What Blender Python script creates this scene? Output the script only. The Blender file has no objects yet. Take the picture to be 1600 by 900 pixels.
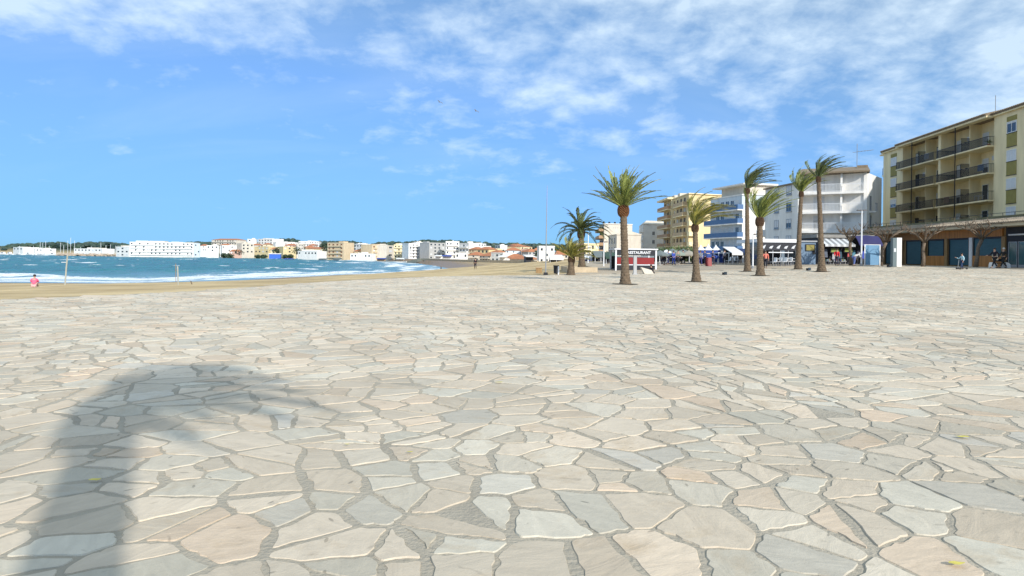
import bpy, bmesh, math, random
import numpy as np
from mathutils import Vector, Matrix, noise
from mathutils.geometry import delaunay_2d_cdt
random.seed(7); rng = np.random.default_rng(7)
sc = bpy.context.scene
COL = sc.collection
R = math.radians

# ------------------------------------------------------------------ camera
F = 1040.0; HC = 400.2; ROLL = math.atan(0.0115); EYE = 1.6
cd = bpy.data.cameras.new('camera'); cam = bpy.data.objects.new('camera', cd); COL.objects.link(cam)
cam.location = (0, 0, EYE); cam.rotation_euler = (R(90), -ROLL, 0)
cd.sensor_width = 36; cd.lens = 36*F/1600; cd.shift_y = -(450-HC)/1600
cd.clip_start = .1; cd.clip_end = 20000
sc.camera = cam

def ray(px, py):
    lx = (px-800)/F; ly = -(py-HC)/F
    c, s = math.cos(ROLL), math.sin(ROLL)
    return lx*c-ly*s, 1.0, lx*s+ly*c
def at(px, py, d):
    x, y, z = ray(px, py); return Vector((x*d, d, EYE+z*d))
def atz(px, py, z):
    rx, ry, rz = ray(px, py); d = (z-EYE)/rz; return Vector((rx*d, d, z))

# ------------------------------------------------------------------ world, sun, exposure
SUN_EL = R(27); SUN_AZ = Vector((.48, -.877)).normalized()
w = bpy.data.worlds.new('World'); sc.world = w; w.use_nodes = True
nt = w.node_tree; nt.nodes.clear()
def N(t, **k):
    n = nt.nodes.new(t)
    for a, b in k.items(): setattr(n, a, b)
    return n
def L(a, b): nt.links.new(a, b)
def math_(op, a, b=None, c=None, clamp=False):
    n = N('ShaderNodeMath', operation=op, use_clamp=clamp)
    for i, v in enumerate((a, b, c)):
        if v is None: continue
        if isinstance(v, (int, float)): n.inputs[i].default_value = v
        else: L(v, n.inputs[i])
    return n.outputs[0]
sky = N('ShaderNodeTexSky'); sky.sky_type = 'NISHITA'; sky.sun_disc = False
sky.sun_elevation = SUN_EL; sky.sun_rotation = math.atan2(SUN_AZ.x, SUN_AZ.y)
sky.air_density = 1.0; sky.dust_density = 0.25; sky.ozone_density = 2.6
# clear saturated Mediterranean air: each channel of the sky is softly compressed
k_ = N('ShaderNodeVectorMath', operation='MULTIPLY_ADD'); L(sky.outputs[0], k_.inputs[0]); k_.inputs[1].default_value = (1.1, .34, .035); k_.inputs[2].default_value = (1, 1, 1)
dv = N('ShaderNodeVectorMath', operation='DIVIDE'); L(sky.outputs[0], dv.inputs[0]); L(k_.outputs[0], dv.inputs[1])
tn = N('ShaderNodeVectorMath', operation='MULTIPLY'); L(dv.outputs[0], tn.inputs[0]); tn.inputs[1].default_value = (2.08, 1.72, 1.14)
SKYC = tn.outputs[0]
tc = N('ShaderNodeTexCoord'); sep = N('ShaderNodeSeparateXYZ'); L(tc.outputs['Generated'], sep.inputs[0])
zz = math_('MAXIMUM', sep.outputs[2], 0.0)
den = math_('ADD', zz, .30)
cx = math_('DIVIDE', sep.outputs[0], den); cy = math_('DIVIDE', sep.outputs[1], den)
cmb = N('ShaderNodeCombineXYZ'); L(cx, cmb.inputs[0]); L(cy, cmb.inputs[1])
def noi(scale, detail, rough, off, dist=0.0, vec=None, stretch=(1, 1, 1)):
    mp = N('ShaderNodeMapping'); mp.inputs['Location'].default_value = off; mp.inputs['Scale'].default_value = stretch
    L(vec or cmb.outputs[0], mp.inputs[0])
    n = N('ShaderNodeTexNoise'); n.inputs['Scale'].default_value = scale; n.inputs['Detail'].default_value = detail
    n.inputs['Roughness'].default_value = rough; n.inputs['Distortion'].default_value = dist
    L(mp.outputs[0], n.inputs[0]); return n.outputs[0]
big = noi(1.1, 3, .5, (3.1, 1.7, 0)); med = noi(5.6, 8, .6, (7.3, 2.2, 0), .15); fine = noi(9, 6, .6, (1, 5, 0), .3)
# more cloud high up and towards the right, nearly none towards the sea horizon on the left
el = math_('MULTIPLY', math_('SUBTRACT', zz, .15), 1.35)
rt = math_('MULTIPLY', math_('MAXIMUM', sep.outputs[0], 0.0), .30)
cov = math_('ADD', math_('ADD', math_('MULTIPLY', big, .62), math_('MULTIPLY', med, 1.15)), math_('MULTIPLY', fine, .30))
lx_ = math_('MULTIPLY', math_('ADD', cx, .80), 1.9); ly_ = math_('MULTIPLY', math_('ADD', cy, -1.28), 3.2)
bump = math_('MULTIPLY', math_('SUBTRACT', 1.0, math_('ADD', math_('MULTIPLY', lx_, lx_), math_('MULTIPLY', ly_, ly_)), clamp=True), .26)
cov = math_('ADD', math_('ADD', math_('ADD', cov, el), rt), bump)
dens = math_('MULTIPLY', math_('SUBTRACT', cov, 1.095), 2.7, clamp=True)
dens = math_('MULTIPLY', math_('POWER', dens, 1.2), .62)
veil = math_('MULTIPLY', math_('SUBTRACT', noi(1.6, 6, .55, (2, 9, 0), .4, None, (.8, 2.2, 1)), .46), 2.0, clamp=True)
fadez = math_('MULTIPLY', math_('SUBTRACT', zz, .055), 9, clamp=True)
veil = math_('MULTIPLY', math_('MULTIPLY', veil, fadez), .20)
dens = math_('MULTIPLY', math_('MAXIMUM', dens, veil), math_('MULTIPLY', math_('SUBTRACT', zz, .01), 14, clamp=True))
cl = N('ShaderNodeMix', data_type='RGBA'); L(dens, cl.inputs[0]); L(SKYC, cl.inputs[6])
cl.inputs[7].default_value = (5.7, 6.7, 7.4, 1)
bg = N('ShaderNodeBackground'); bg.inputs[1].default_value = .105; L(cl.outputs[2], bg.inputs[0])
ow = N('ShaderNodeOutputWorld'); L(bg.outputs[0], ow.inputs[0])
sd_ = bpy.data.lights.new('sun', 'SUN'); sd_.energy = 3.0; sd_.angle = R(.9); sd_.color = (1, .95, .87)
sun = bpy.data.objects.new('sun', sd_); COL.objects.link(sun)
sv = Vector((SUN_AZ.x*math.cos(SUN_EL), SUN_AZ.y*math.cos(SUN_EL), math.sin(SUN_EL)))
sun.rotation_euler = sv.to_track_quat('Z', 'Y').to_euler(); sun.location = (20, -30, 30)
sc.view_settings.view_transform = 'Standard'; sc.view_settings.look = 'None'
sc.view_settings.gamma = 1; sc.view_settings.exposure = 0.64
sc.view_settings.use_curve_mapping = False

# ------------------------------------------------------------------ materials
MATS = {}
def mat(name, col, rough=.8, var=.12, scale=2.0, bump=0.0, bscale=None, metal=0.0, spec=.4, stretch=(1, 1, 1), alpha=1.0, coord='Object'):
    if name in MATS: return MATS[name]
    m = bpy.data.materials.new(name); m.use_nodes = True; t = m.node_tree
    b = t.nodes['Principled BSDF']; b.inputs['Roughness'].default_value = rough
    b.inputs['Metallic'].default_value = metal; b.inputs['Specular IOR Level'].default_value = spec
    b.inputs['Alpha'].default_value = alpha
    tc = t.nodes.new('ShaderNodeTexCoord'); mp = t.nodes.new('ShaderNodeMapping'); mp.inputs['Scale'].default_value = stretch
    t.links.new(tc.outputs[coord], mp.inputs[0])
    n = t.nodes.new('ShaderNodeTexNoise'); n.inputs['Scale'].default_value = scale; n.inputs['Detail'].default_value = 6
    n.inputs['Roughness'].default_value = .6; t.links.new(mp.outputs[0], n.inputs[0])
    r = t.nodes.new('ShaderNodeMapRange'); r.inputs[1].default_value = .3; r.inputs[2].default_value = .7
    r.inputs[3].default_value = 1-var; r.inputs[4].default_value = 1+var; t.links.new(n.outputs[0], r.inputs[0])
    mx = t.nodes.new('ShaderNodeMix'); mx.data_type = 'RGBA'; mx.blend_type = 'MULTIPLY'; mx.inputs[0].default_value = 1
    mx.inputs[6].default_value = (*col, 1); t.links.new(r.outputs[0], mx.inputs[7]); t.links.new(mx.outputs[2], b.inputs['Base Color'])
    if bump:
        n2 = t.nodes.new('ShaderNodeTexNoise'); n2.inputs['Scale'].default_value = bscale or scale*6; n2.inputs['Detail'].default_value = 5
        t.links.new(mp.outputs[0], n2.inputs[0]); bp = t.nodes.new('ShaderNodeBump'); bp.inputs['Strength'].default_value = bump
        bp.inputs['Distance'].default_value = .05; t.links.new(n2.outputs[0], bp.inputs['Height']); t.links.new(bp.outputs[0], b.inputs['Normal'])
    MATS[name] = m; return m

# ------------------------------------------------------------------ mesh helpers
class MB:
    def __init__(s): s.v = []; s.f = []
    def quad(s, a, b, c, d): i = len(s.v); s.v += [a, b, c, d]; s.f.append((i, i+1, i+2, i+3))
    def hexa(s, p):      # 8 points: bottom 4 ccw, top 4 ccw
        i = len(s.v); s.v += [tuple(q) for q in p]
        for q in ((3, 2, 1, 0), (4, 5, 6, 7), (0, 1, 5, 4), (1, 2, 6, 5), (2, 3, 7, 6), (3, 0, 4, 7)): s.f.append(tuple(i+k for k in q))
    def box(s, x0, x1, y0, y1, z0, z1):
        s.hexa([(x0, y0, z0), (x1, y0, z0), (x1, y1, z0), (x0, y1, z0), (x0, y0, z1), (x1, y0, z1), (x1, y1, z1), (x0, y1, z1)])
    def tube(s, pts, rad, n=8, cap=True):
        pts = [Vector(p) for p in pts]; base = len(s.v); K = len(pts)
        if not hasattr(rad, '__len__'): rad = [rad]*K
        u = None
        for k, p in enumerate(pts):
            t = (pts[min(k+1, K-1)]-pts[max(k-1, 0)]).normalized()
            if u is None: u = t.orthogonal().normalized()
            u = (u-t*u.dot(t)).normalized(); v = t.cross(u)
            for j in range(n):
                a = 2*math.pi*j/n; s.v.append(tuple(p+(u*math.cos(a)+v*math.sin(a))*rad[k]))
        for k in range(K-1):
            for j in range(n):
                a = base+k*n+j; b = base+k*n+(j+1) % n; s.f.append((a, b, b+n, a+n))
        if cap:
            s.f.append(tuple(base+j for j in range(n))[::-1]); s.f.append(tuple(base+(K-1)*n+j for j in range(n)))
    def ball(s, c, r, nu=8, nv=6, nz=0.0, seed=0):
        base = len(s.v); r = r if hasattr(r, '__len__') else (r, r, r)
        for i in range(nv+1):
            th = math.pi*i/nv
            for j in range(nu):
                ph = 2*math.pi*j/nu
                d = Vector((math.sin(th)*math.cos(ph), math.sin(th)*math.sin(ph), math.cos(th)))
                k = 1+nz*noise.noise(d*2.1+Vector((seed, seed*1.7, 0))) if nz else 1
                s.v.append((c[0]+d.x*r[0]*k, c[1]+d.y*r[1]*k, c[2]+d.z*r[2]*k))
        for i in range(nv):
            for j in range(nu):
                a = base+i*nu+j; b = base+i*nu+(j+1) % nu; s.f.append((a, a+nu, b+nu, b))
    def build(s, name, m, parent=None, smooth=False, loc=None):
        me = bpy.data.meshes.new(name); me.from_pydata([tuple(v) for v in s.v], [], s.f); me.update()
        if m: me.materials.append(m)
        if smooth: me.polygons.foreach_set('use_smooth', [True]*len(me.polygons))
        o = bpy.data.objects.new(name, me); COL.objects.link(o)
        if parent: o.parent = parent
        if loc: o.location = loc
        return o
def tag(o, label=None, cat=None, group=None, kind=None):
    for k, v in (('label', label), ('category', cat), ('group', group), ('kind', kind)):
        if v: o[k] = v
    return o
def thing(name, label, cat, loc=(0, 0, 0), rz=0, group=None):
    o = bpy.data.objects.new(name, None); COL.objects.link(o); o.location = loc; o.rotation_euler = (0, 0, rz)
    o.empty_display_size = .3
    return tag(o, label, cat, group)
def smooth01(t): t = np.clip(t, 0, 1); return t*t*(3-2*t)

# ------------------------------------------------------------------ terrain functions
SEA = -3.4
def gz(x, y):
    u = .5*np.asarray(y, float)+.9*np.asarray(x, float)
    return 1.08*smooth01((u-36)/34)
def GZ(x, y): return float(gz(x, y))
shore_px = [(0, 441), (110, 442), (200, 443), (330, 440.5), (450, 433), (560, 430), (640, 429), (690, 427.5), (712, 424), (700, 419.5), (672, 414), (640, 409.5), (600, 407), (500, 404.3), (400, 402.6), (330, 401.5), (200, 400.2)]
shore = [(-700., 40.), (-300., 62.), (-160., 85.)]+[tuple(atz(px, py, SEA)[:2]) for px, py in shore_px]+[(-560., 800.), (-1000., 1050.), (-2600., 1500.)]
sea_poly = shore+[(-9000., 1500.), (-9000., -400.), (-700., -400.)]
pl_edge = [tuple(atz(px, py, 0)[:2]) for px, py in ((-60, 471), (0, 468.5), (150, 462), (300, 455), (400, 448), (500, 440.5), (600, 435), (700, 431.5), (770, 430.5), (860, 430))]
town_poly = [(-70., -60.), (-42., -20.), (-29., 2.)]+pl_edge+[(9., 110.), (8., 170.), (0., 230.), (-25., 310.), (-65., 395.), (-110., 480.), (-170., 590.), (-250., 680.), (-390., 780.), (-540., 850.), (-1000., 1120.), (-2600., 1600.), (-2600., 6000.), (6000., 6000.), (6000., -60.)]
def seg_dist(P, poly, closed):
    A = np.array(poly); B = np.roll(A, -1, 0)
    if not closed: A = A[:-1]; B = B[:-1]
    best = np.full(len(P), 1e18)
    for a, b in zip(A, B):
        d = b-a; t = np.clip(((P-a)@d)/(d@d), 0, 1); q = a+t[:, None]*d
        best = np.minimum(best, ((P-q)**2).sum(1))
    return np.sqrt(best)
def inside(P, poly):
    A = np.array(poly); B = np.roll(A, -1, 0); c = np.zeros(len(P), bool)
    for a, b in zip(A, B):
        if a[1] == b[1]: continue
        m = ((a[1] > P[:, 1]) != (b[1] > P[:, 1])) & (P[:, 0] < (b[0]-a[0])*(P[:, 1]-a[1])/(b[1]-a[1])+a[0]); c ^= m
    return c
def land(P):
    P = np.asarray(P, float); r = np.hypot(P[:, 0], P[:, 1])
    zt = gz(P[:, 0], P[:, 1])*(1-smooth01((r-110)/120))-1.3*smooth01((r-100)/220)
    inT = inside(P, town_poly); inS = inside(P, sea_poly)
    dp = seg_dist(P, town_poly, True); ds = seg_dist(P, shore, False)
    t = dp/(dp+ds+1e-6)
    z = np.where(inT, zt, (zt-.05)*(1-t)+(SEA)*t)
    z = np.where(inS, SEA-.03*np.minimum(ds, 90)-.02, z)
    z = z+np.where(inT, 0, .05*np.sin(P[:, 0]*.5+np.sin(P[:, 1]*.23)*2)*np.clip(ds/14, 0, 1)*np.clip(dp/4, 0, 1)*np.where(inS, 0, 1))
    # hills rising behind the town
    hill = np.clip((r-700)/900, 0, 1)*11*np.where(inS, 0, 1)
    return z+hill*np.where(inT, 1, 0)
def LZ(x, y): return float(land(np.array([[x, y]]))[0])

# ------------------------------------------------------------------ ground sheet
def polar(angs, rs):
    a, r = np.meshgrid(angs, rs); return np.stack([np.sin(a)*r, np.cos(a)*r], -1).reshape(-1, 2), len(angs), len(rs)
def grid_faces(na, nr, wrap=False):
    i = np.arange(nr-1)[:, None]*na+np.arange(na-(0 if wrap else 1))[None, :]
    j = np.arange(nr-1)[:, None]*na+(np.arange(na-(0 if wrap else 1))[None, :]+1) % na
    return np.stack([i, j, j+na, i+na], -1).reshape(-1, 4)
def mesh_np(name, V, Fc, m, smooth=True, parent=None):
    me = bpy.data.meshes.new(name); me.from_pydata(V.tolist(), [], Fc.tolist()); me.update(); me.materials.append(m)
    if smooth: me.polygons.foreach_set('use_smooth', [True]*len(me.polygons))
    o = bpy.data.objects.new(name, me); COL.objects.link(o); return o
def gmat():
    m = mat('sand', (.55, .40, .235), .95, .0, 1); t = m.node_tree; b = t.nodes['Principled BSDF']
    tc = t.nodes.new('ShaderNodeTexCoord'); geo = t.nodes.new('ShaderNodeNewGeometry')
    n1 = t.nodes.new('ShaderNodeTexNoise'); n1.inputs['Scale'].default_value = .22; n1.inputs['Detail'].default_value = 9; n1.inputs['Roughness'].default_value = .65
    n2 = t.nodes.new('ShaderNodeTexNoise'); n2.inputs['Scale'].default_value = 3.2; n2.inputs['Detail'].default_value = 5
    mp = t.nodes.new('ShaderNodeMapping'); mp.inputs['Scale'].default_value = (1, .5, 1)
    t.links.new(tc.outputs['Object'], mp.inputs[0]); t.links.new(mp.outputs[0], n1.inputs[0]); t.links.new(tc.outputs['Object'], n2.inputs[0])
    cr = t.nodes.new('ShaderNodeValToRGB'); e = cr.color_ramp.elements
    e[0].position = .3; e[0].color = (.37, .265, .13, 1); e[1].position = .66; e[1].color = (.60, .46, .25, 1)
    mp2 = t.nodes.new('ShaderNodeMapping'); mp2.inputs['Scale'].default_value = (.035, .22, 1); n5 = t.nodes.new('ShaderNodeTexNoise'); n5.inputs['Scale'].default_value = 1; n5.inputs['Detail'].default_value = 6; n5.inputs['Roughness'].default_value = .6; t.links.new(tc.outputs['Object'], mp2.inputs[0]); t.links.new(mp2.outputs[0], n5.inputs[0])
    av = t.nodes.new('ShaderNodeMath'); av.operation = 'MULTIPLY_ADD'; t.links.new(n5.outputs[0], av.inputs[0]); av.inputs[1].default_value = 1.1; av.inputs[2].default_value = -.55
    a6 = t.nodes.new('ShaderNodeMath'); t.links.new(av.outputs[0], a6.inputs[0]); t.links.new(n1.outputs[0], a6.inputs[1]); t.links.new(a6.outputs[0], cr.inputs[0])
    at_ = t.nodes.new('ShaderNodeAttribute'); at_.attribute_name = 'wet'
    mx = t.nodes.new('ShaderNodeMix'); mx.data_type = 'RGBA'; t.links.new(at_.outputs['Fac'], mx.inputs[0]); t.links.new(cr.outputs[0], mx.inputs[6]); mx.inputs[7].default_value = (.235, .155, .085, 1)
    # scrub and gardens far inland
    a2 = t.nodes.new('ShaderNodeAttribute'); a2.attribute_name = 'green'
    m2 = t.nodes.new('ShaderNodeMix'); m2.data_type = 'RGBA'; t.links.new(a2.outputs['Fac'], m2.inputs[0]); t.links.new(mx.outputs[2], m2.inputs[6]); m2.inputs[7].default_value = (.05, .07, .035, 1)
    t.links.new(m2.outputs[2], b.inputs['Base Color'])
    bp = t.nodes.new('ShaderNodeBump'); bp.inputs['Strength'].default_value = .8; bp.inputs['Distance'].default_value = .12
    t.links.new(n2.outputs[0], bp.inputs['Height']); t.links.new(bp.outputs[0], b.inputs['Normal'])
    mr = t.nodes.new('ShaderNodeMapRange'); t.links.new(at_.outputs['Fac'], mr.inputs[0]); mr.inputs[3].default_value = .95; mr.inputs[4].default_value = .45; t.links.new(mr.outputs[0], b.inputs['Roughness'])
    return m
angs = np.concatenate([np.linspace(-R(180), -R(46), 40)[:-1], np.linspace(-R(46), R(46), 330), np.linspace(R(46), R(180), 40)[1:]])
rs = np.concatenate([[.5, 3, 6, 9, 12, 14, 16], np.geomspace(18, 900, 220), np.geomspace(950, 9000, 30)])
P, na, nr = polar(angs, rs)
zl = land(P)
# plaza and promenade lie as their own sheets over the ground
plaza_poly = [(-42., -20.), (-29., 2.)]+pl_edge+[(9., 62.5), (17., 64.5), (26., 65.5), (36., 66.5), (41.2, 66.), (41.2, -20.)]
far_poly = [(pl_edge[-1][0], pl_edge[-1][1]), (9., 62.5), (17., 64.5), (26., 65.5), (36., 66.5), (41.2, 66.), (41.2, -20.), (70., -20.), (70., 95.), (60., 215.), (30., 215.), (12., 110.), (8., 70.)]
inP = inside(P, plaza_poly) | inside(P, far_poly)
dP = np.minimum(seg_dist(P, plaza_poly, True), seg_dist(P, far_poly, True))
zl = zl-np.where(inP, np.clip(dP*.5, 0.02, .5), .03)
V = np.column_stack([P, zl])
g = mesh_np('ground', V, grid_faces(na, nr), gmat()); tag(g, kind='structure')
ds_ = seg_dist(P, shore, False); inS_ = inside(P, sea_poly)
wet = np.clip(1-(ds_-7)/11, 0, 1)*1.0; wet[inS_] = 1
rr = np.hypot(P[:, 0], P[:, 1]); grn = np.clip((rr-560)/120, 0, 1)*inside(P, town_poly)
for nm, arr in (('wet', wet), ('green', grn)):
    g.data.attributes.new(nm, 'FLOAT', 'POINT').data.foreach_set('value', arr.astype(np.float32))

# ------------------------------------------------------------------ sea
def sea_mat():
    m = mat('sea_water', (.02, .14, .19), .22, .0, 1, spec=.28); t = m.node_tree; b = t.nodes['Principled BSDF']
    tc = t.nodes.new('ShaderNodeTexCoord'); A = t.nodes.new('ShaderNodeAttribute'); A.attribute_name = 'foam'
    D = t.nodes.new('ShaderNodeAttribute'); D.attribute_name = 'shallow'
    mp = t.nodes.new('ShaderNodeMapping'); mp.inputs['Scale'].default_value = (.35, .12, 1)
    t.links.new(tc.outputs['Object'], mp.inputs[0])
    n = t.nodes.new('ShaderNodeTexNoise'); n.inputs['Scale'].default_value = .35; n.inputs['Detail'].default_value = 8; n.inputs['Roughness'].default_value = .7
    t.links.new(mp.outputs[0], n.inputs[0])
    cr = t.nodes.new('ShaderNodeValToRGB'); e = cr.color_ramp.elements; e[0].position = .35; e[0].color = (.003, .10, .135, 1); e[1].position = .65; e[1].color = (.012, .20, .22, 1)
    t.links.new(n.outputs[0], cr.inputs[0])
    mx = t.nodes.new('ShaderNodeMix'); mx.data_type = 'RGBA'; t.links.new(D.outputs['Fac'], mx.inputs[0]); t.links.new(cr.outputs[0], mx.inputs[6]); mx.inputs[7].default_value = (.20, .36, .47, 1)
    n3 = t.nodes.new('ShaderNodeTexNoise'); n3.inputs['Scale'].default_value = .9; n3.inputs['Detail'].default_value = 7; n3.inputs['Roughness'].default_value = .7
    t.links.new(tc.outputs['Object'], n3.inputs[0])
    ad = t.nodes.new('ShaderNodeMath'); ad.operation = 'MULTIPLY_ADD'; t.links.new(n3.outputs[0], ad.inputs[0]); ad.inputs[1].default_value = 1.3; ad.inputs[2].default_value = -.65
    a3 = t.nodes.new('ShaderNodeMath'); a3.operation = 'ADD'; t.links.new(A.outputs['Fac'], a3.inputs[0]); t.links.new(ad.outputs[0], a3.inputs[1])
    mr = t.nodes.new('ShaderNodeMapRange'); mr.inputs[1].default_value = .32; mr.inputs[2].default_value = .62; t.links.new(a3.outputs[0], mr.inputs[0])
    m2 = t.nodes.new('ShaderNodeMix'); m2.data_type = 'RGBA'; t.links.new(mr.outputs[0], m2.inputs[0]); t.links.new(mx.outputs[2], m2.inputs[6]); m2.inputs[7].default_value = (.74, .80, .84, 1)
    t.links.new(m2.outputs[2], b.inputs['Base Color'])
    m4 = t.nodes.new('ShaderNodeMapRange'); t.links.new(mr.outputs[0], m4.inputs[0]); m4.inputs[3].default_value = .32; m4.inputs[4].default_value = .85; t.links.new(m4.outputs[0], b.inputs['Roughness'])
    n2 = t.nodes.new('ShaderNodeTexNoise'); n2.inputs['Scale'].default_value = .8; n2.inputs['Detail'].default_value = 6
    t.links.new(tc.outputs['Object'], n2.inputs[0])
    bp = t.nodes.new('ShaderNodeBump'); bp.inputs['Strength'].default_value = 1; bp.inputs['Distance'].default_value = 1.3; t.links.new(n2.outputs[0], bp.inputs['Height']); t.links.new(bp.outputs[0], b.inputs['Normal'])
    return m
angs = np.concatenate([np.linspace(-R(85), -R(42), 25)[:-1], np.linspace(-R(42), R(-2), 420)])
rs = np.concatenate([np.geomspace(60, 1100, 420), np.geomspace(1150, 9000, 15)])
P, na, nr = polar(angs, rs)
ds_ = seg_dist(P, shore, False); inS_ = inside(P, sea_poly); s = np.where(inS_, ds_, -ds_)
r = np.hypot(P[:, 0], P[:, 1])
nz = np.array([noise.fractal(Vector((x*.022, y*.022, 0)), .8, 2.1, 4) for x, y in P])
nz2 = np.array([noise.noise(Vector((x*.012+9, y*.012, 3))) for x, y in P])
ph = s+nz*7+nz2*8
def ridge(c, wd): return np.exp(-((ph-c)/wd)**2)
h = np.zeros(len(P)); foam = np.zeros(len(P))
for c, wd, a, k in ((3, 1.7, .10, .62), (11, 2.4, .34, .72), (21, 2.6, .42, .62), (33, 2.6, .4, .40), (50, 2.6, .36, .28), (70, 2.6, .3, .16), (95, 2.5, .3, .1)):
    mod = np.clip(.62+1.1*np.array([noise.noise(Vector((x*.03+c, y*.02, c))) for x, y in P]), 0, 1)
    h += ridge(c, wd)*a*mod; foam += ridge(c-1.4, wd*1.15)*k*mod*1.15
foam += np.clip(1-np.abs(ph-7)/9, 0, 1)*.22+np.clip(1-np.abs(ph-19)/12, 0, 1)*.15
swell = np.sin((P[:, 0]*.25+P[:, 1]*.97)*.35+nz*5)*.16+np.sin((P[:, 0]*-.3+P[:, 1]*.9)*.8+nz2*9)*.08
cap = np.array([noise.fractal(Vector((x*.05, y*.09, 7)), .7, 2.2, 4) for x, y in P])
caps = np.clip((cap-.56)*3.2, 0, .7)*(s > 25)
h += swell*np.clip(s/20, 0, 1)+caps*.35; foam += caps
z = SEA+np.where(s > -2, np.clip((s+2)/6, 0, 1)*h, 0)+.02
z = np.where(s < -3, SEA-2, z)
V = np.column_stack([P, z]); Fc = grid_faces(na, nr)
keep = (s[Fc] > -8).any(1); Fc = Fc[keep]
sea = mesh_np('sea', V, Fc, sea_mat()); tag(sea, kind='structure')
sh = np.clip(1-s/60, 0, 1)*.85
for nm, arr in (('foam', foam), ('shallow', sh)):
    sea.data.attributes.new(nm, 'FLOAT', 'POINT').data.foreach_set('value', arr.astype(np.float32))

# ------------------------------------------------------------------ plaza sheets
def sheet(name, poly, zf, m, step=2.0, skirt=.25):
    A = np.array(poly); x0, y0 = A.min(0); x1, y1 = A.max(0)
    X, Y = np.meshgrid(np.arange(x0, x1, step)+.37, np.arange(y0, y1, step)+.41); G = np.column_stack([X.ravel(), Y.ravel()])
    G = G[inside(G, poly)]; G = G[seg_dist(G, poly, True) > .6]
    bd = []
    for a, b in zip(poly, poly[1:]+poly[:1]):
        n = max(1, int(math.dist(a, b)/step)); bd += [(a[0]+(b[0]-a[0])*k/n, a[1]+(b[1]-a[1])*k/n) for k in range(n)]
    nb = len(bd); pts = [Vector(p) for p in bd]+[Vector(p) for p in G.tolist()]
    vo, eo, fo, *_ = delaunay_2d_cdt(pts, [(i, (i+1) % nb) for i in range(nb)], [], 1, 1e-5)
    v = [(p.x, p.y, zf(p.x, p.y)) for p in vo]; f = [tuple(q) for q in fo]
    b0 = len(v)
    for p in bd: v.append((p[0], p[1], zf(*p)+0.0)); v.append((p[0], p[1], zf(*p)-skirt))
    for i in range(nb): j = (i+1) % nb; f.append((b0+2*i, b0+2*i+1, b0+2*j+1, b0+2*j))
    me = bpy.data.meshes.new(name); me.from_pydata(v, [], f); me.update(); me.materials.append(m)
    o = bpy.data.objects.new(name, me); COL.objects.link(o); tag(o, kind='structure'); return o
mortar = mat('mortar', (.37, .33, .26), .95, .15, 1.3, .4, 30)
sheet('plaza', plaza_poly, GZ, mortar)
promenade_mat = mat('promenade_paving', (.42, .35, .26), .9, .12, .6, .3, 8)
sheet('promenade', far_poly, lambda x, y: max(GZ(x, y), .0)+.03-(.9*float(smooth01((y-95)/100))), promenade_mat)

# ------------------------------------------------------------------ crazy paving stones
def warp(x, y):
    a = noise.noise(Vector((x*.35, y*.35, 5))); b = noise.noise(Vector((x*.35+40, y*.35, 9)))
    return x+a*.55, y+b*.55
SP = .335
gx, gy = np.meshgrid(np.arange(-30, 44, SP), np.arange(1.2, 68, SP*.9))
gx = gx+(np.arange(gx.shape[0])[:, None] % 2)*SP*.5
pts = np.column_stack([gx.ravel(), gy.ravel()])+rng.uniform(-.23, .23, (gx.size, 2))
k = (np.abs(pts[:, 0]) < pts[:, 1]*.84+4.5) & inside(pts, [(-42., -20.), (-29., 2.)]+pl_edge+[(9.4, 62.9), (17., 64.9), (26., 65.9), (36., 66.9), (41.6, 66.4), (41.6, -20.)])
pts = pts[k]; pts = pts[rng.random(len(pts)) > .30]
vo, eo, fo, ov, *_ = delaunay_2d_cdt([Vector(p) for p in pts.tolist()], [], [], 0, 1e-6)
vo = np.array([tuple(p) for p in vo]); tri = np.array([f for f in fo])
A_, B_, C_ = vo[tri[:, 0]], vo[tri[:, 1]], vo[tri[:, 2]]
d = 2*(A_[:, 0]*(B_[:, 1]-C_[:, 1])+B_[:, 0]*(C_[:, 1]-A_[:, 1])+C_[:, 0]*(A_[:, 1]-B_[:, 1]))
a2, b2, c2 = (A_**2).sum(1), (B_**2).sum(1), (C_**2).sum(1)
cc = np.column_stack([(a2*(B_[:, 1]-C_[:, 1])+b2*(C_[:, 1]-A_[:, 1])+c2*(A_[:, 1]-B_[:, 1]))/d, (a2*(C_[:, 0]-B_[:, 0])+b2*(A_[:, 0]-C_[:, 0])+c2*(B_[:, 0]-A_[:, 0]))/d])
cells = [[] for _ in vo]
for ti, t in enumerate(tri.tolist()):
    for q in t: cells[q].append(ti)
SV = []; SF = []; TONE = []; TON2 = []
rnd = random.random
Lx = (SUN_AZ.x, SUN_AZ.y)
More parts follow.
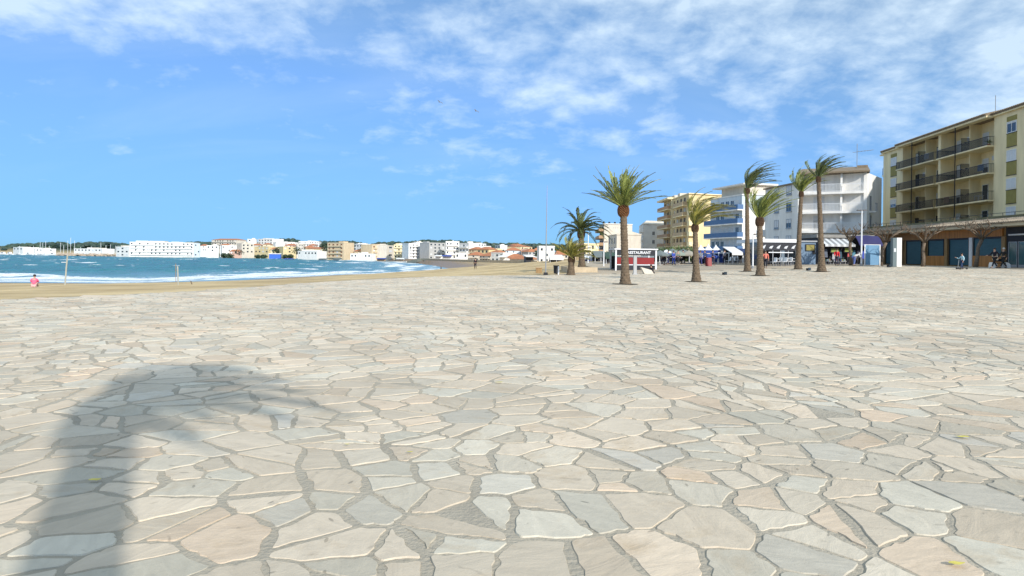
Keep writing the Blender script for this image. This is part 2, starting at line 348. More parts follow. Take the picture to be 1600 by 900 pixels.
for ci, tl in enumerate(cells):
    if len(tl) < 4: continue
    c0 = vo[ci]; ps = cc[tl]
    if np.abs(ps-c0).max() > 1.1: continue
    ang = np.arctan2(ps[:, 1]-c0[1], ps[:, 0]-c0[0]); ps = ps[np.argsort(ang)]
    q = [tuple(p) for p in ps.tolist()]
    if c0[1] < 30: q = [warp(*p) for p in q]
    o = []
    for p in q:                                  # drop very short edges
        if not o or math.dist(p, o[-1]) > .085: o.append(p)
    if len(o) > 3 and math.dist(o[0], o[-1]) <= .085: o.pop()
    n = len(o)
    if n < 3: continue
    near = c0[1] < 13; mid = c0[1] < 26
    wj = .007+.017*rnd()**1.5
    # offset the edges inwards for the joint
    E = []
    for i in range(n):
        ax, ay = o[i]; bx, by = o[(i+1) % n]; dx, dy = bx-ax, by-ay; l = math.hypot(dx, dy)
        E.append((ax-dy/l*wj*(.5+rnd()), ay+dx/l*wj*(.5+rnd()), dx/l, dy/l, l))
    C = []
    for i in range(n):
        x1, y1, dx1, dy1, _ = E[i-1]; x2, y2, dx2, dy2, _ = E[i]
        den = dx1*dy2-dy1*dx2
        if abs(den) < .12: C.append((x2, y2)); continue
        t = ((x2-x1)*dy2-(y2-y1)*dx2)/den; X, Y = x1+dx1*t, y1+dy1*t
        if math.hypot(X-o[i][0], Y-o[i][1]) > .10: X, Y = o[i][0]*.93+c0[0]*.07, o[i][1]*.93+c0[1]*.07
        C.append((X, Y))
    ring = []
    for i in range(n):
        p = C[i]; a = C[i-1]; b = C[(i+1) % n]; la = math.dist(p, a); lb = math.dist(p, b)
        if mid:
            k1 = min(.012+.04*rnd()**2, la*.3)/la; k2 = min(.012+.04*rnd()**2, lb*.3)/lb
            ring.append((p[0]+(a[0]-p[0])*k1, p[1]+(a[1]-p[1])*k1))
            if near: ring.append((p[0]+((a[0]-p[0])*k1+(b[0]-p[0])*k2)*.3, p[1]+((a[1]-p[1])*k1+(b[1]-p[1])*k2)*.3))
            ring.append((p[0]+(b[0]-p[0])*k2, p[1]+(b[1]-p[1])*k2))
            if lb > .14:
                ns = (4 if lb > .3 else 2) if near else 1
                for j in range(1, ns+1):
                    t = k2+(1-2*k2)*j/(ns+1); nx, ny = -(b[1]-p[1])/lb, (b[0]-p[0])/lb; w_ = (rnd()-.3)*.028
                    ring.append((p[0]+(b[0]-p[0])*t+nx*w_, p[1]+(b[1]-p[1])*t+ny*w_))
        else: ring.append(p)
    m_ = len(ring); cx_ = sum(p[0] for p in ring)/m_; cy_ = sum(p[1] for p in ring)/m_
    z0 = GZ(cx_, cy_) if cy_ > 18 else 0; hh = .004+.005*rnd(); tx, ty = (rnd()-.5)*.022, (rnd()-.5)*.022
    gxs = (GZ(cx_+.5, cy_)-z0)*2 if cy_ > 18 else 0; gys = (GZ(cx_, cy_+.5)-z0)*2 if cy_ > 18 else 0
    b0 = len(SV)
    for x, y in ring: SV.append((x, y, z0+gxs*(x-cx_)+gys*(y-cy_)-.004))
    bev = .006
    for x, y in ring:
        dx, dy = cx_-x, cy_-y; l = math.hypot(dx, dy)+1e-6
        x2, y2 = x+dx/l*bev, y+dy/l*bev
        SV.append((x2, y2, z0+(gxs+tx)*(x2-cx_)+(gys+ty)*(y2-cy_)+hh))
    for i in range(m_):
        j = (i+1) % m_; SF.append((b0+i, b0+j, b0+m_+j, b0+m_+i))
    SF.append(tuple(b0+m_+i for i in range(m_)))
    t1, t2 = rnd(), rnd(); TONE += [t1]*(m_+1); TON2 += [t2]*(m_+1)
me = bpy.data.meshes.new('plaza_paving'); me.from_pydata(SV, [], SF); me.update()
for nm, arr in (('tone', TONE), ('hue', TON2)):
    me.attributes.new(nm, 'FLOAT', 'FACE').data.foreach_set('value', arr)
def stone_mat():
    m = mat('paving_stone', (.5, .48, .43), .8, 0, 1); t = m.node_tree; b = t.nodes['Principled BSDF']; b.inputs['Specular IOR Level'].default_value = .3
    def nn(ty): return t.nodes.new(ty)
    lk = t.links.new
    tc = nn('ShaderNodeTexCoord'); a = nn('ShaderNodeAttribute'); a.attribute_name = 'tone'; a2 = nn('ShaderNodeAttribute'); a2.attribute_name = 'hue'
    cr = nn('ShaderNodeValToRGB'); e = cr.color_ramp.elements
    e[0].position = 0; e[0].color = (.47, .42, .34, 1); e[1].position = 1; e[1].color = (.63, .565, .465, 1)
    x = cr.color_ramp.elements.new(.45); x.color = (.545, .485, .395, 1)
    lk(a.outputs['Fac'], cr.inputs[0])
    c2 = nn('ShaderNodeValToRGB'); e = c2.color_ramp.elements; e[0].position = 0; e[0].color = (.89, .91, .93, 1); e[1].position = 1; e[1].color = (1.08, .95, .85, 1)
    y = c2.color_ramp.elements.new(.12); y.color = (.96, .99, .98, 1)
    y = c2.color_ramp.elements.new(.5); y.color = (1.02, .98, .93, 1); y = c2.color_ramp.elements.new(.86); y.color = (1.03, .98, .92, 1)
    lk(a2.outputs['Fac'], c2.inputs[0])
    mx = nn('ShaderNodeMix'); mx.data_type = 'RGBA'; mx.blend_type = 'MULTIPLY'; mx.inputs[0].default_value = 1; lk(cr.outputs[0], mx.inputs[6]); lk(c2.outputs[0], mx.inputs[7])
    # the grain offsets per stone, so patterns break at each joint
    cb = nn('ShaderNodeCombineXYZ'); mu = nn('ShaderNodeMath'); mu.operation = 'MULTIPLY'; mu.inputs[1].default_value = 40; lk(a.outputs['Fac'], mu.inputs[0]); lk(mu.outputs[0], cb.inputs[2])
    mu2 = nn('ShaderNodeMath'); mu2.operation = 'MULTIPLY'; mu2.inputs[1].default_value = 6.28; lk(a2.outputs['Fac'], mu2.inputs[0])
    rot = nn('ShaderNodeVectorRotate'); rot.rotation_type = 'Z_AXIS'; lk(tc.outputs['Object'], rot.inputs[0]); lk(mu2.outputs[0], rot.inputs['Angle'])
    va = nn('ShaderNodeVectorMath'); lk(rot.outputs[0], va.inputs[0]); lk(cb.outputs[0], va.inputs[1])
    mp = nn('ShaderNodeMapping'); mp.inputs['Scale'].default_value = (1, 3.2, 1); lk(va.outputs[0], mp.inputs[0])
    n1 = nn('ShaderNodeTexNoise'); n1.inputs['Scale'].default_value = 2.6; n1.inputs['Detail'].default_value = 8; n1.inputs['Roughness'].default_value = .62; n1.inputs['Distortion'].default_value = 1.2; lk(mp.outputs[0], n1.inputs[0])
    r1 = nn('ShaderNodeMapRange'); r1.inputs[1].default_value = .28; r1.inputs[2].default_value = .72; r1.inputs[3].default_value = .89; r1.inputs[4].default_value = 1.09; lk(n1.outputs[0], r1.inputs[0])
    m2 = nn('ShaderNodeMix'); m2.data_type = 'RGBA'; m2.blend_type = 'MULTIPLY'; m2.inputs[0].default_value = 1; lk(mx.outputs[2], m2.inputs[6]); lk(r1.outputs[0], m2.inputs[7])
    # small dark stains and broad dirt
    n2 = nn('ShaderNodeTexNoise'); n2.inputs['Scale'].default_value = 5.5; n2.inputs['Detail'].default_value = 3; n2.inputs['Distortion'].default_value = .8; lk(tc.outputs['Object'], n2.inputs[0])
    r2 = nn('ShaderNodeMapRange'); r2.inputs[1].default_value = .66; r2.inputs[2].default_value = .74; r2.inputs[3].default_value = 1; r2.inputs[4].default_value = .72; lk(n2.outputs[0], r2.inputs[0])
    m3 = nn('ShaderNodeMix'); m3.data_type = 'RGBA'; m3.blend_type = 'MULTIPLY'; m3.inputs[0].default_value = 1; lk(m2.outputs[2], m3.inputs[6]); lk(r2.outputs[0], m3.inputs[7])
    n4 = nn('ShaderNodeTexNoise'); n4.inputs['Scale'].default_value = .28; n4.inputs['Detail'].default_value = 4; lk(tc.outputs['Object'], n4.inputs[0])
    r4 = nn('ShaderNodeMapRange'); r4.inputs[1].default_value = .35; r4.inputs[2].default_value = .65; r4.inputs[3].default_value = .88; r4.inputs[4].default_value = 1.08; lk(n4.outputs[0], r4.inputs[0])
    m4 = nn('ShaderNodeMix'); m4.data_type = 'RGBA'; m4.blend_type = 'MULTIPLY'; m4.inputs[0].default_value = 1; lk(m3.outputs[2], m4.inputs[6]); lk(r4.outputs[0], m4.inputs[7])
    vo_ = nn('ShaderNodeTexVoronoi'); vo_.inputs['Scale'].default_value = 2.5; vo_.inputs['Randomness'].default_value = 1; lk(mp.outputs[0], vo_.inputs['Vector'])
    r5 = nn('ShaderNodeMapRange'); r5.inputs[1].default_value = .07; r5.inputs[2].default_value = .10; r5.inputs[3].default_value = .62; r5.inputs[4].default_value = 1; lk(vo_.outputs['Distance'], r5.inputs[0])
    m5 = nn('ShaderNodeMix'); m5.data_type = 'RGBA'; m5.blend_type = 'MULTIPLY'; m5.inputs[0].default_value = 1; lk(m4.outputs[2], m5.inputs[6]); lk(r5.outputs[0], m5.inputs[7])
    n6 = nn('ShaderNodeTexNoise'); n6.inputs['Scale'].default_value = 1.7; n6.inputs['Detail'].default_value = 7; n6.inputs['Roughness'].default_value = .7; n6.inputs['Distortion'].default_value = .6; lk(va.outputs[0], n6.inputs[0])
    r6 = nn('ShaderNodeMapRange'); r6.inputs[1].default_value = .54; r6.inputs[2].default_value = .72; r6.inputs[3].default_value = 0; r6.inputs[4].default_value = .5; lk(n6.outputs[0], r6.inputs[0])
    m6 = nn('ShaderNodeMix'); m6.data_type = 'RGBA'; lk(r6.outputs[0], m6.inputs[0]); lk(m5.outputs[2], m6.inputs[6]); m6.inputs[7].default_value = (.40, .29, .17, 1)
    lk(m6.outputs[2], b.inputs['Base Color'])
    n3 = nn('ShaderNodeTexNoise'); n3.inputs['Scale'].default_value = 11; n3.inputs['Detail'].default_value = 8; n3.inputs['Roughness'].default_value = .65; lk(va.outputs[0], n3.inputs[0])
    ad = nn('ShaderNodeMath'); lk(n3.outputs[0], ad.inputs[0]); lk(n1.outputs[0], ad.inputs[1])
    bp = nn('ShaderNodeBump'); bp.inputs['Strength'].default_value = .3; bp.inputs['Distance'].default_value = .025; lk(ad.outputs[0], bp.inputs['Height']); lk(bp.outputs[0], b.inputs['Normal'])
    return m
me.materials.append(stone_mat())
pv = bpy.data.objects.new('plaza_paving', me); COL.objects.link(pv); tag(pv, kind='structure')

# ================================================================== THINGS
white = mat('white_render', (.78, .76, .72), .8, .13, .9, stretch=(1, 1, .22))
white_warm = mat('warm_white_render', (.62, .56, .47), .85, .13, .9, stretch=(1, 1, .22))
cream = mat('cream_render', (.78, .66, .41), .85, .13, .9, stretch=(1, 1, .22))
yellow = mat('yellow_render', (.66, .53, .30), .85, .13, .9, stretch=(1, 1, .22))
ochre = mat('ochre_render', (.60, .48, .32), .85, .13, .9, stretch=(1, 1, .22))
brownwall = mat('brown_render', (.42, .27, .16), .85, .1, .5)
pinkwall = mat('pink_render', (.58, .38, .30), .85, .08, .5)
bluewhite = mat('pale_blue_render', (.58, .65, .70), .8, .13, .9, stretch=(1, 1, .22))
greywall = mat('grey_render', (.42, .42, .41), .85, .13, .9, stretch=(1, 1, .22))
tile = mat('terracotta_tiles', (.42, .17, .085), .85, .25, 3)
tile_brown = mat('brown_roof_tiles', (.22, .17, .115), .85, .25, 4)
glass = mat('window_glass', (.035, .05, .065), .12, .2, 1, spec=.6)
shutter_w = mat('white_shutter', (.60, .62, .64), .6, .05, 3)
olive = mat('olive_panel', (.27, .23, .07), .8, .12, 2)
darkmetal = mat('dark_metal', (.025, .025, .028), .5, .2, 3, metal=.3)
railing_m = mat('railing_metal', (.02, .02, .022), .5, .2, 3)
white_metal = mat('white_metal', (.72, .73, .74), .4, .05, 3)
grey_metal = mat('grey_metal', (.35, .36, .37), .4, .08, 3, metal=.4)
wood_panel = mat('wood_panel', (.42, .19, .055), .6, .35, 1.2, stretch=(6, 6, .4))
wood_post = mat('wood_post', (.30, .19, .085), .7, .25, 2, stretch=(5, 5, .5))
teal_shutter = mat('teal_roller_shutter', (.045, .13, .17), .55, .1, 1, stretch=(1, 1, 8))
blue_panel = mat('blue_panel', (.13, .27, .42), .6, .08, 1)
bluefab = mat('blue_fabric', (.03, .07, .30), .8, .15, 1)
purple = mat('purple_fabric', (.035, .035, .12), .8, .15, 1)
whitefab = mat('white_canvas', (.74, .74, .74), .85, .05, 1)
greyfab = mat('grey_canvas', (.16, .19, .19), .85, .15, 1)
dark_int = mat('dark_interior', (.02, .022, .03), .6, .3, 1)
red_m = mat('red_panel', (.24, .015, .015), .5, .1, 1)
bark = mat('bark', (.16, .12, .085), .95, .35, 6, .6, 20)
palm_bark = mat('palm_bark', (.145, .105, .068), .95, .35, 5, .8, 22)
palm_boot = mat('palm_boots', (.19, .085, .035), .9, .55, 9, .8, 20)
palm_boot_dark = mat('dark_palm_boots', (.12, .07, .04), .9, .55, 9, .8, 20)
limestone = mat('limestone', (.50, .40, .27), .9, .15, 1.2, .4, 6)
blue_rail = mat('blue_railing', (.07, .15, .30), .5, .1, 2)
yellow_paint = mat('yellow_paint', (.55, .47, .10), .8, .25, 9)
gold_sign = mat('gold_letters', (.62, .42, .08), .5, .1, 2)
def leafmat(name, c1, c2, sc_=3.0):
    m = mat(name, c1, .5, 0, 1); t = m.node_tree; b = t.nodes['Principled BSDF']
    g_ = t.nodes.new('ShaderNodeNewGeometry'); n = t.nodes.new('ShaderNodeTexNoise'); n.inputs['Scale'].default_value = sc_; n.inputs['Detail'].default_value = 3
    tc = t.nodes.new('ShaderNodeTexCoord'); t.links.new(tc.outputs['Object'], n.inputs[0])
    ad = t.nodes.new('ShaderNodeMath'); ad.operation = 'MULTIPLY_ADD'; t.links.new(g_.outputs['Random Per Island'], ad.inputs[0]); ad.inputs[1].default_value = .5; t.links.new(n.outputs[0], ad.inputs[2])
    cr = t.nodes.new('ShaderNodeValToRGB'); e = cr.color_ramp.elements; e[0].position = .4; e[0].color = (*c1, 1); e[1].position = 1.0; e[1].color = (*c2, 1)
    t.links.new(ad.outputs[0], cr.inputs[0]); t.links.new(cr.outputs[0], b.inputs['Base Color'])
    return m
palm_leaf = leafmat('palm_leaf', (.05, .085, .02), (.30, .33, .08))
palm_leaf_yel = leafmat('palm_leaf_golden', (.06, .085, .02), (.36, .32, .07))
palm_leaf_dark = leafmat('palm_leaf_dark', (.03, .05, .02), (.15, .18, .055))
pine_leaf = leafmat('pine_leaf', (.018, .036, .022), (.06, .09, .045), .5)
shrub_leaf = leafmat('shrub_leaf', (.03, .055, .02), (.10, .14, .045), .8)

# ------------------------------------------------------------------ facade helper
class Fac:
    """Vertical plane from p0 to p1 (world xy); s runs along it, d outward (towards n), z up."""
    def __init__(s, p0, p1, flip=False):
        s.a = Vector(p0[:2]); b = Vector(p1[:2]); s.L = (b-s.a).length; s.e = (b-s.a).normalized()
        s.n = Vector((s.e.y, -s.e.x))
        if s.n.dot(-s.a) < 0: s.n = -s.n
        if flip: s.n = -s.n
    def p(s, u, d, z): q = s.a+s.e*u+s.n*d; return (q.x, q.y, z)
    def box(s, mb, u0, u1, d0, d1, z0, z1):
        mb.hexa([s.p(u0, d1, z0), s.p(u1, d1, z0), s.p(u1, d0, z0), s.p(u0, d0, z0), s.p(u0, d1, z1), s.p(u1, d1, z1), s.p(u1, d0, z1), s.p(u0, d0, z1)])
    def u(s, px):
        k = (px-800)/F          # solve a.x+e.x*u = k*(a.y+e.y*u)
        return (k*s.a.y-s.a.x)/(s.e.x-k*s.e.y)
    def z(s, u, py, d=0):
        q = s.a+s.e*u+s.n*d; px = 800+F*q.x/q.y
        return EYE+ray(px, py)[2]*q.y
def fixn(o):
    bm = bmesh.new(); bm.from_mesh(o.data); bmesh.ops.recalc_face_normals(bm, faces=bm.faces[:]); bm.to_mesh(o.data); bm.free(); return o
def fwin(parent, fc, u0, u1, z0, z1, frame=white_metal, pane=glass, d=0, sill=True, shutter=0.0, mull=True, detail=True, off=None):
    """a window: frame (named window) > pane, shutter, sill.  The frame is a ring, the pane sits back inside it"""
    mb = MB(); t = .06 if detail else .08
    fc.box(mb, u0, u1, d+.003, d+.06, z1-t, z1); fc.box(mb, u0, u1, d+.003, d+.06, z0, z0+t)
    fc.box(mb, u0, u0+t, d+.003, d+.06, z0+t, z1-t); fc.box(mb, u1-t, u1, d+.003, d+.06, z0+t, z1-t)
    if mull: um = (u0+u1)/2; fc.box(mb, um-.03, um+.03, d+.003, d+.055, z0+t, z1-t)
    w_ = mb.build('window', frame, parent)
    pb = MB(); zt = z1-t-(z1-z0)*shutter; 
    if zt-z0 > .15: fc.box(pb, u0+t, u1-t, d+.001, d+.02, z0+t, zt); pb.build('pane', pane, w_)
    if shutter > 0: sb = MB(); fc.box(sb, u0+t, u1-t, d+.004, d+.035, max(zt, z0+t), z1-t); sb.build('shutter', shutter_w, w_)
    if sill: sb = MB(); fc.box(sb, u0-.06, u1+.06, d+.002, d+.14, z0-.09, z0-.003); sb.build('sill', frame, w_)
    return w_
def balcony(parent, fc, u0, u1, z, d0, d1, slabm, railm, kind='bars', h=1.0, th=.16, ends=True, step=.13):
    mb = MB(); fc.box(mb, u0, u1, d0, d1, z-th, z); b_ = mb.build('balcony', slabm, parent)
    r = MB(); dr = d1-.06
    if kind == 'solid':
        fc.box(r, u0, u1, dr-.05, dr+.03, z+.002, z+h)
        if ends: fc.box(r, u0, u0+.08, d0+.01, dr-.055, z+.002, z+h); fc.box(r, u1-.08, u1, d0+.01, dr-.055, z+.002, z+h)
    else:
        fc.box(r, u0, u1, dr-.03, dr+.03, z+h-.05, z+h); fc.box(r, u0, u1, dr-.02, dr+.02, z+.08, z+.12)
        n = max(2, int((u1-u0)/step))
        for i in range(n+1):
            q = u0+(u1-u0-.04)*i/n; fc.box(r, q, q+.04, dr-.012, dr+.012, z+.002, z+h-.055)
        if ends:
            for q in (u0, u1-.04):
                fc.box(r, q, q+.04, d0+.02, dr-.035, z+h-.05, z+h)
                m_ = max(1, int((d1-d0)/.15))
                for i in range(m_): v = d0+.05+(d1-d0-.15)*i/m_; fc.box(r, q, q+.03, v, v+.025, z+.002, z+h-.055)
    r.build('railing', railm, b_); return b_

# ================================================================== the yellow apartment block on the right
FY = Fac((55.7, 100.1), (52.8, 68.2))
B = thing('apartment_block', 'long yellow four-storey apartment block with dark railed balconies above brown wooden shopfronts', 'apartment building', (50, 75, 0))
B.location = (0, 0, 0)
uL, uA, uM, uB_, uR = 0.0, FY.u(1409), FY.u(1468), FY.u(1551), 46.0
zr = 17.8; DZ = 3.03; levels = [14.52-DZ*i for i in range(4)]      # balcony floors
m = MB(); FY.box(m, uL, uR, -13, -1.6, -.5, zr); FY.box(m, uL, uA, -1.597, 0, -.5, zr-.003); FY.box(m, uB_, uR, -1.597, 0, -.5, zr-.003)
FY.box(m, uM-.28, uM+.28, -1.597, .15, -.5, zr-.004)
m.build('wall', cream, B)
for q in (FY.u(1440), FY.u(1508)):      # party walls within each recess
    m = MB(); FY.box(m, q-.10, q+.10, -1.596, -.35, -.5, zr-.006); m.build('party_wall', cream, B)
for i, z in enumerate(levels):
    if i < 3:
        balcony(B, FY, uA-.5, uM-.30, z, -1.59, .75, cream, railing_m); balcony(B, FY, uM+.30, uB_+.05, z, -1.59, .75, cream, railing_m)
    for (a, b) in ((uA, uM-.3), (uM+.3, uB_)):
        # lattice privacy screens beside the downpipe
        q = FY.u(1440) if a == uA else FY.u(1508)
        s_ = MB()
        for k in range(12): FY.box(s_, q-.03, q+.03, -.34, .62, z+.05+k*.14, z+.13+k*.14)
        s_.build('privacy_screen', darkmetal, B)
        for (c, d_) in ((a+.35, a+1.25), (q-2.0, q-.9), (q+.45, q+1.6), (b-2.3, b-.4)):
            if c > a and d_ < b and not (c < q < d_):
                sh = random.choice((0, 0, .45, .9)); fwin(B, FY, c, d_, z+.02, z+2.15, frame=random.choice((white_metal, darkmetal)), d=-1.6, sill=False, shutter=sh, mull=d_-c > 1.2)
for (a, b, wide) in ((FY.u(1390.5), FY.u(1399.5), 0), (FY.u(1571.5), FY.u(1586.5), 1)):   # the vertical strips of windows and olive panels
    for i, z in enumerate(levels+[levels[-1]-DZ]):
        if i < 4:
            sh = ((.12, 1, .85, 1) if wide else (.95, 1, .55, 1))[i]
            fwin(B, FY, a, b, z+.86, z+2.05, shutter=sh, sill=False)
            p_ = MB(); FY.box(p_, a-.02, b+.02, .004, .05, z-.62, z+.785); q_ = p_.build('spandrel_panel', olive, B)
            for (c0, c1, e0, e1) in ((a-.06, b+.06, z+.79, z+.84), (a-.06, b+.06, z-.68, z-.63)): k_ = MB(); FY.box(k_, c0, c1, .002, .08, e0, e1); k_.build('trim', darkmetal, q_)
    p_ = MB(); FY.box(p_, a-.02, b+.02, .004, .05, levels[0]+2.12, levels[0]+2.62); p_.build('spandrel_panel', olive, B)
for q in (FY.u(1433.5)+.0, FY.u(1502.5)):
    m = MB(); m.tube([FY.p(q, .88, 5.2), FY.p(q, .88, zr+.1)], .06, 6); m.build('downpipe', darkmetal, B)
rf = MB()                                # tiled roof: rows of half round tiles showing at the eave
for (a, b, ov) in ((uL-.25, uA-.3, .35), (uA-.3, uB_+.15, 1.0), (uB_+.15, uR, .35)):
    rf.hexa([FY.p(a, ov, zr), FY.p(b, ov, zr), FY.p(b, -6.5, zr+.003), FY.p(a, -6.5, zr+.003), FY.p(a, ov, zr+.16), FY.p(b, ov, zr+.16), FY.p(b, -6.5, zr+1.9), FY.p(a, -6.5, zr+1.9)])
    for k in range(int((b-a)/.3)):
        q = a+.15+k*.3; rf.tube([FY.p(q, ov+.07, zr+.16), FY.p(q, ov-3.0, zr+.16+.73)], .10, 6)
ro = rf.build('roof', tile_brown, B)
m = MB(); FY.box(m, uA-.28, uB_+.13, .02, .93, zr-.22, zr-.003); FY.box(m, uL-.2, uA-.3, .0, .28, zr-.16, zr-.004); FY.box(m, uB_+.17, uR, .0, .28, zr-.16, zr-.004); m.build('eave', cream, B)
m = MB(); q = FY.u(1524); m.tube([FY.p(q, -2, zr+.6), FY.p(q, -2, zr+3.0)], .04, 5); m.tube([FY.p(q-.6, -2, zr+1.0), FY.p(q+.9, -2, zr+1.0)], .03, 5); m.build('antenna', grey_metal, ro)
# things that people keep on their balconies
for (px, k, kind) in ((1425, 1, 'ac'), (1458, 2, 'ac'), (1492, 0, 'ac'), (1530, 1, 'ac'), (1485, 1, 'pot'), (1540, 0, 'pot'), (1420, 2, 'pot'), (1520, 2, 'table'), (1450, 0, 'cloth'), (1482, 2, 'cloth'), (1535, 1, 'cloth')):
    u = FY.u(px); z = levels[k]; m = MB()
    if kind == 'ac': FY.box(m, u, u+.8, -1.55, -1.25, z+1.7, z+2.2); m.build('air_conditioner', shutter_w, B)
    elif kind == 'cloth': FY.box(m, u, u+1.1, .60, .63, z+.35, z+1.06); m.build('drying_cloth', mat('towel_%d' % px, random.choice(((.5, .5, .5), (.2, .28, .4), (.45, .3, .2))), .9, .2, 3), B)
    elif kind == 'pot':
        p = Vector(FY.p(u, -.2, z)); m.tube([p, p+Vector((0, 0, .35))], [.14, .18], 8); q_ = m.build('plant_pot', tile, B); m = MB(); rg_ = random.Random(px)
        for j in range(60): v = Vector((rg_.gauss(0, 1), rg_.gauss(0, 1), abs(rg_.gauss(0, 1)))).normalized()*rg_.uniform(.15, .5); c = p+Vector((0, 0, .4)); i = len(m.v); m.v += [c+v*.3, c+v+Vector((.04, 0, 0)), c+v*1.15, c+v-Vector((.04, 0, 0))]; m.f.append((i, i+1, i+2, i+3))
        m.build('plant_leaves', palm_leaf, q_)
    else:
        FY.box(m, u, u+1.0, -.6, .0, z+.70, z+.74); q_ = m.build('balcony_table', white_metal, B)
        for (e0, e1) in ((.05, -.5), (.9, -.5), (.05, -.1), (.9, -.1)): m = MB(); FY.box(m, u+e0, u+e0+.05, e1, e1+.05, z, z+.697); m.build('leg', white_metal, q_)
# little balconies on the far end wall
EW = Fac(FY.p(0, 0, 0), FY.p(0, -13, 0), flip=True)
for z in levels[:1]: pass
m = MB(); FY.box(m, -1.3, -.003, -2.6, -.4, levels[0]-.2, levels[0]); b_ = m.build('balcony', cream, B)
m = MB()
for k in range(9): FY.box(m, -1.28, -1.25, -2.55+k*.26, -2.52+k*.26, levels[0]+.003, levels[0]+1)
FY.box(m, -1.29, -1.24, -2.58, -.42, levels[0]+1.003, levels[0]+1.05)
for k in range(6): FY.box(m, -1.2+k*.2, -1.17+k*.2, -.47, -.44, levels[0]+.003, levels[0]+1)
m.build('railing', railing_m, b_)
m = MB(); FY.box(m, -1.5, -.26, -3.2, -.1, zr-.3, zr-.1); m.build('canopy_slab', cream, B)
# single storey shop base with its tiled canopy
PX = 44.6; PB = Fac((PX+.5, 86.5), (PX-.4, 50.0)); zg = 1.1; uE = 36.5
m = MB(); PB.box(m, 0, uE, -6.5, -.30, zg-.6, 4.85); m.build('shop_wall', wood_post, B)
m = MB(); PB.box(m, -.4, uE, -6.2, .35, 5.32, 5.75); q_ = m.build('parapet', mat('weathered_parapet', (.17, .16, .09), .9, .25, .8), B)
m = MB(); PB.box(m, -.4, uE, .30, .34, 5.98, 6.02)
for k in range(25): PB.box(m, -.4+k*1.5, -.36+k*1.5, .30, .34, 5.753, 5.98)
m.build('guard_rail', railing_m, q_)
m = MB(); m.hexa([PB.p(-.4, 1.5, 4.98), PB.p(uE, 1.5, 4.98), PB.p(uE, -.2, 5.0), PB.p(-.4, -.2, 5.0), PB.p(-.4, 1.5, 5.04), PB.p(uE, 1.5, 5.04), PB.p(uE, -.2, 5.62), PB.p(-.4, -.2, 5.62)])
for k in range(int(uE/.28)): m.tube([PB.p(-.3+k*.28, 1.58, 5.06), PB.p(-.3+k*.28, .37, 5.50)], .085, 6)
m.build('canopy_roof', mat('dusty_roof_tiles', (.30, .25, .19), .9, .35, 3), B)
m = MB(); PB.box(m, -.4, uE, -.2, 1.42, 4.72, 4.975); m.build('canopy_fascia', mat('fascia_board', (.52, .44, .30), .8, .1, 1), B)
uw = PB.u(1563)
m = MB(); PB.box(m, 0, uw, -.297, -.12, 3.92, 4.715)
m.build('timber_fascia', wood_panel, B)
bays = [(1381, 1402, 0), (1413, 1438, 0), (1447, 1473, 1), (1480, 1512, 0), (1518, 1564, 1)]
for (a, b, low) in bays:
    a, b = PB.u(a+1.5), PB.u(b-1); zb = zg+(1.05 if low else .12)
    m = MB(); PB.box(m, a, b, -.297, -.2, zb, 3.75)
    nsl = int((3.75-zb)/.12)
    for k in range(nsl): PB.box(m, a+.003, b-.003, -.2, -.17, zb+k*.12+.02, zb+k*.12+.095)
    s_ = m.build('roller_shutter', teal_shutter, B)
    m = MB(); PB.box(m, a-.08, a-.003, -.297, -.1, zb, 3.915); PB.box(m, b+.003, b+.08, -.297, -.1, zb, 3.915); PB.box(m, a, b, -.297, -.1, 3.753, 3.915); m.build('frame', darkmetal, s_)
    if low: m = MB(); PB.box(m, a-.4, b+.35, -.297, -.11, zg-.3, zb-.003); m.build('timber_dado', wood_panel, B)
for px in (1379, 1406, 1442, 1476.5, 1515, 1566):
    q = PB.u(px); m = MB(); PB.box(m, q-.22, q+.22, -.296, -.05, zg-.3, 3.915); m.build('post', white_metal if px == 1515 else wood_post, B)
a, b = uw+.4, uE                           # glazed restaurant front
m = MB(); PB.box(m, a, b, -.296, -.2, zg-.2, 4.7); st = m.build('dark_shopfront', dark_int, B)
for k in range(8):
    q = a+.4+k*1.2
    if q+1.0 < b:
        m = MB()
        for (c0, c1, e0, e1) in ((q, q+.06, zg, 3.4), (q+1.0, q+1.06, zg, 3.4), (q+.06, q+1.0, zg, zg+.25), (q+.06, q+1.0, 3.34, 3.4)): PB.box(m, c0, c1, -.198, -.14, e0, e1)
        d_ = m.build('glass_door', grey_metal, B); m = MB(); PB.box(m, q+.06, q+1.0, -.196, -.17, zg+.25, 3.34); m.build('pane', mat('shop_glass', (.02, .09, .10), .1, .4, .7, spec=.8), d_)
for k in range(3): m = MB(); PB.box(m, a+.5+k*3, a+3.0+k*3, -.15, -.05, 3.95, 4.08); m.build('tube_light', white_metal, B)

# ================================================================== white balcony building
k2_ = .9; W2 = [((392/F*118+.3)*k2_, 118.*k2_), (46.5*k2_, 104.*k2_)]
FA = Fac(W2[0], W2[1])
FB = Fac((at(1262, 0, 96*k2_).x, 96.*k2_), (at(1358, 0, 92.5*k2_).x, 92.5*k2_)); FC = Fac(FB.p(FB.L, 0, 0), (at(1381, 0, 99*k2_).x, 99.*k2_))
W = thing('balcony_building', 'white five-storey apartment building with long pale loggias and a tiled roof beside the yellow block', 'apartment building')
zr2 = FB.z(0, 270); LV = [FB.z(0, y) for y in (296, 327.5, 359)]
LV = [zr2-2.60-2.47*i for i in range(4)]
m = MB(); FA.box(m, 0, FA.L, -8, 0, -.5, zr2-.2); FB.box(m, -.6, FB.L, -9, -1.5, -.5, zr2-.25)
FB.box(m, FB.L-.35, FB.L, -1.497, 0, -.5, zr2-.26); FB.box(m, -.9, -.6, -1.5, 0, -.5, zr2-.27)
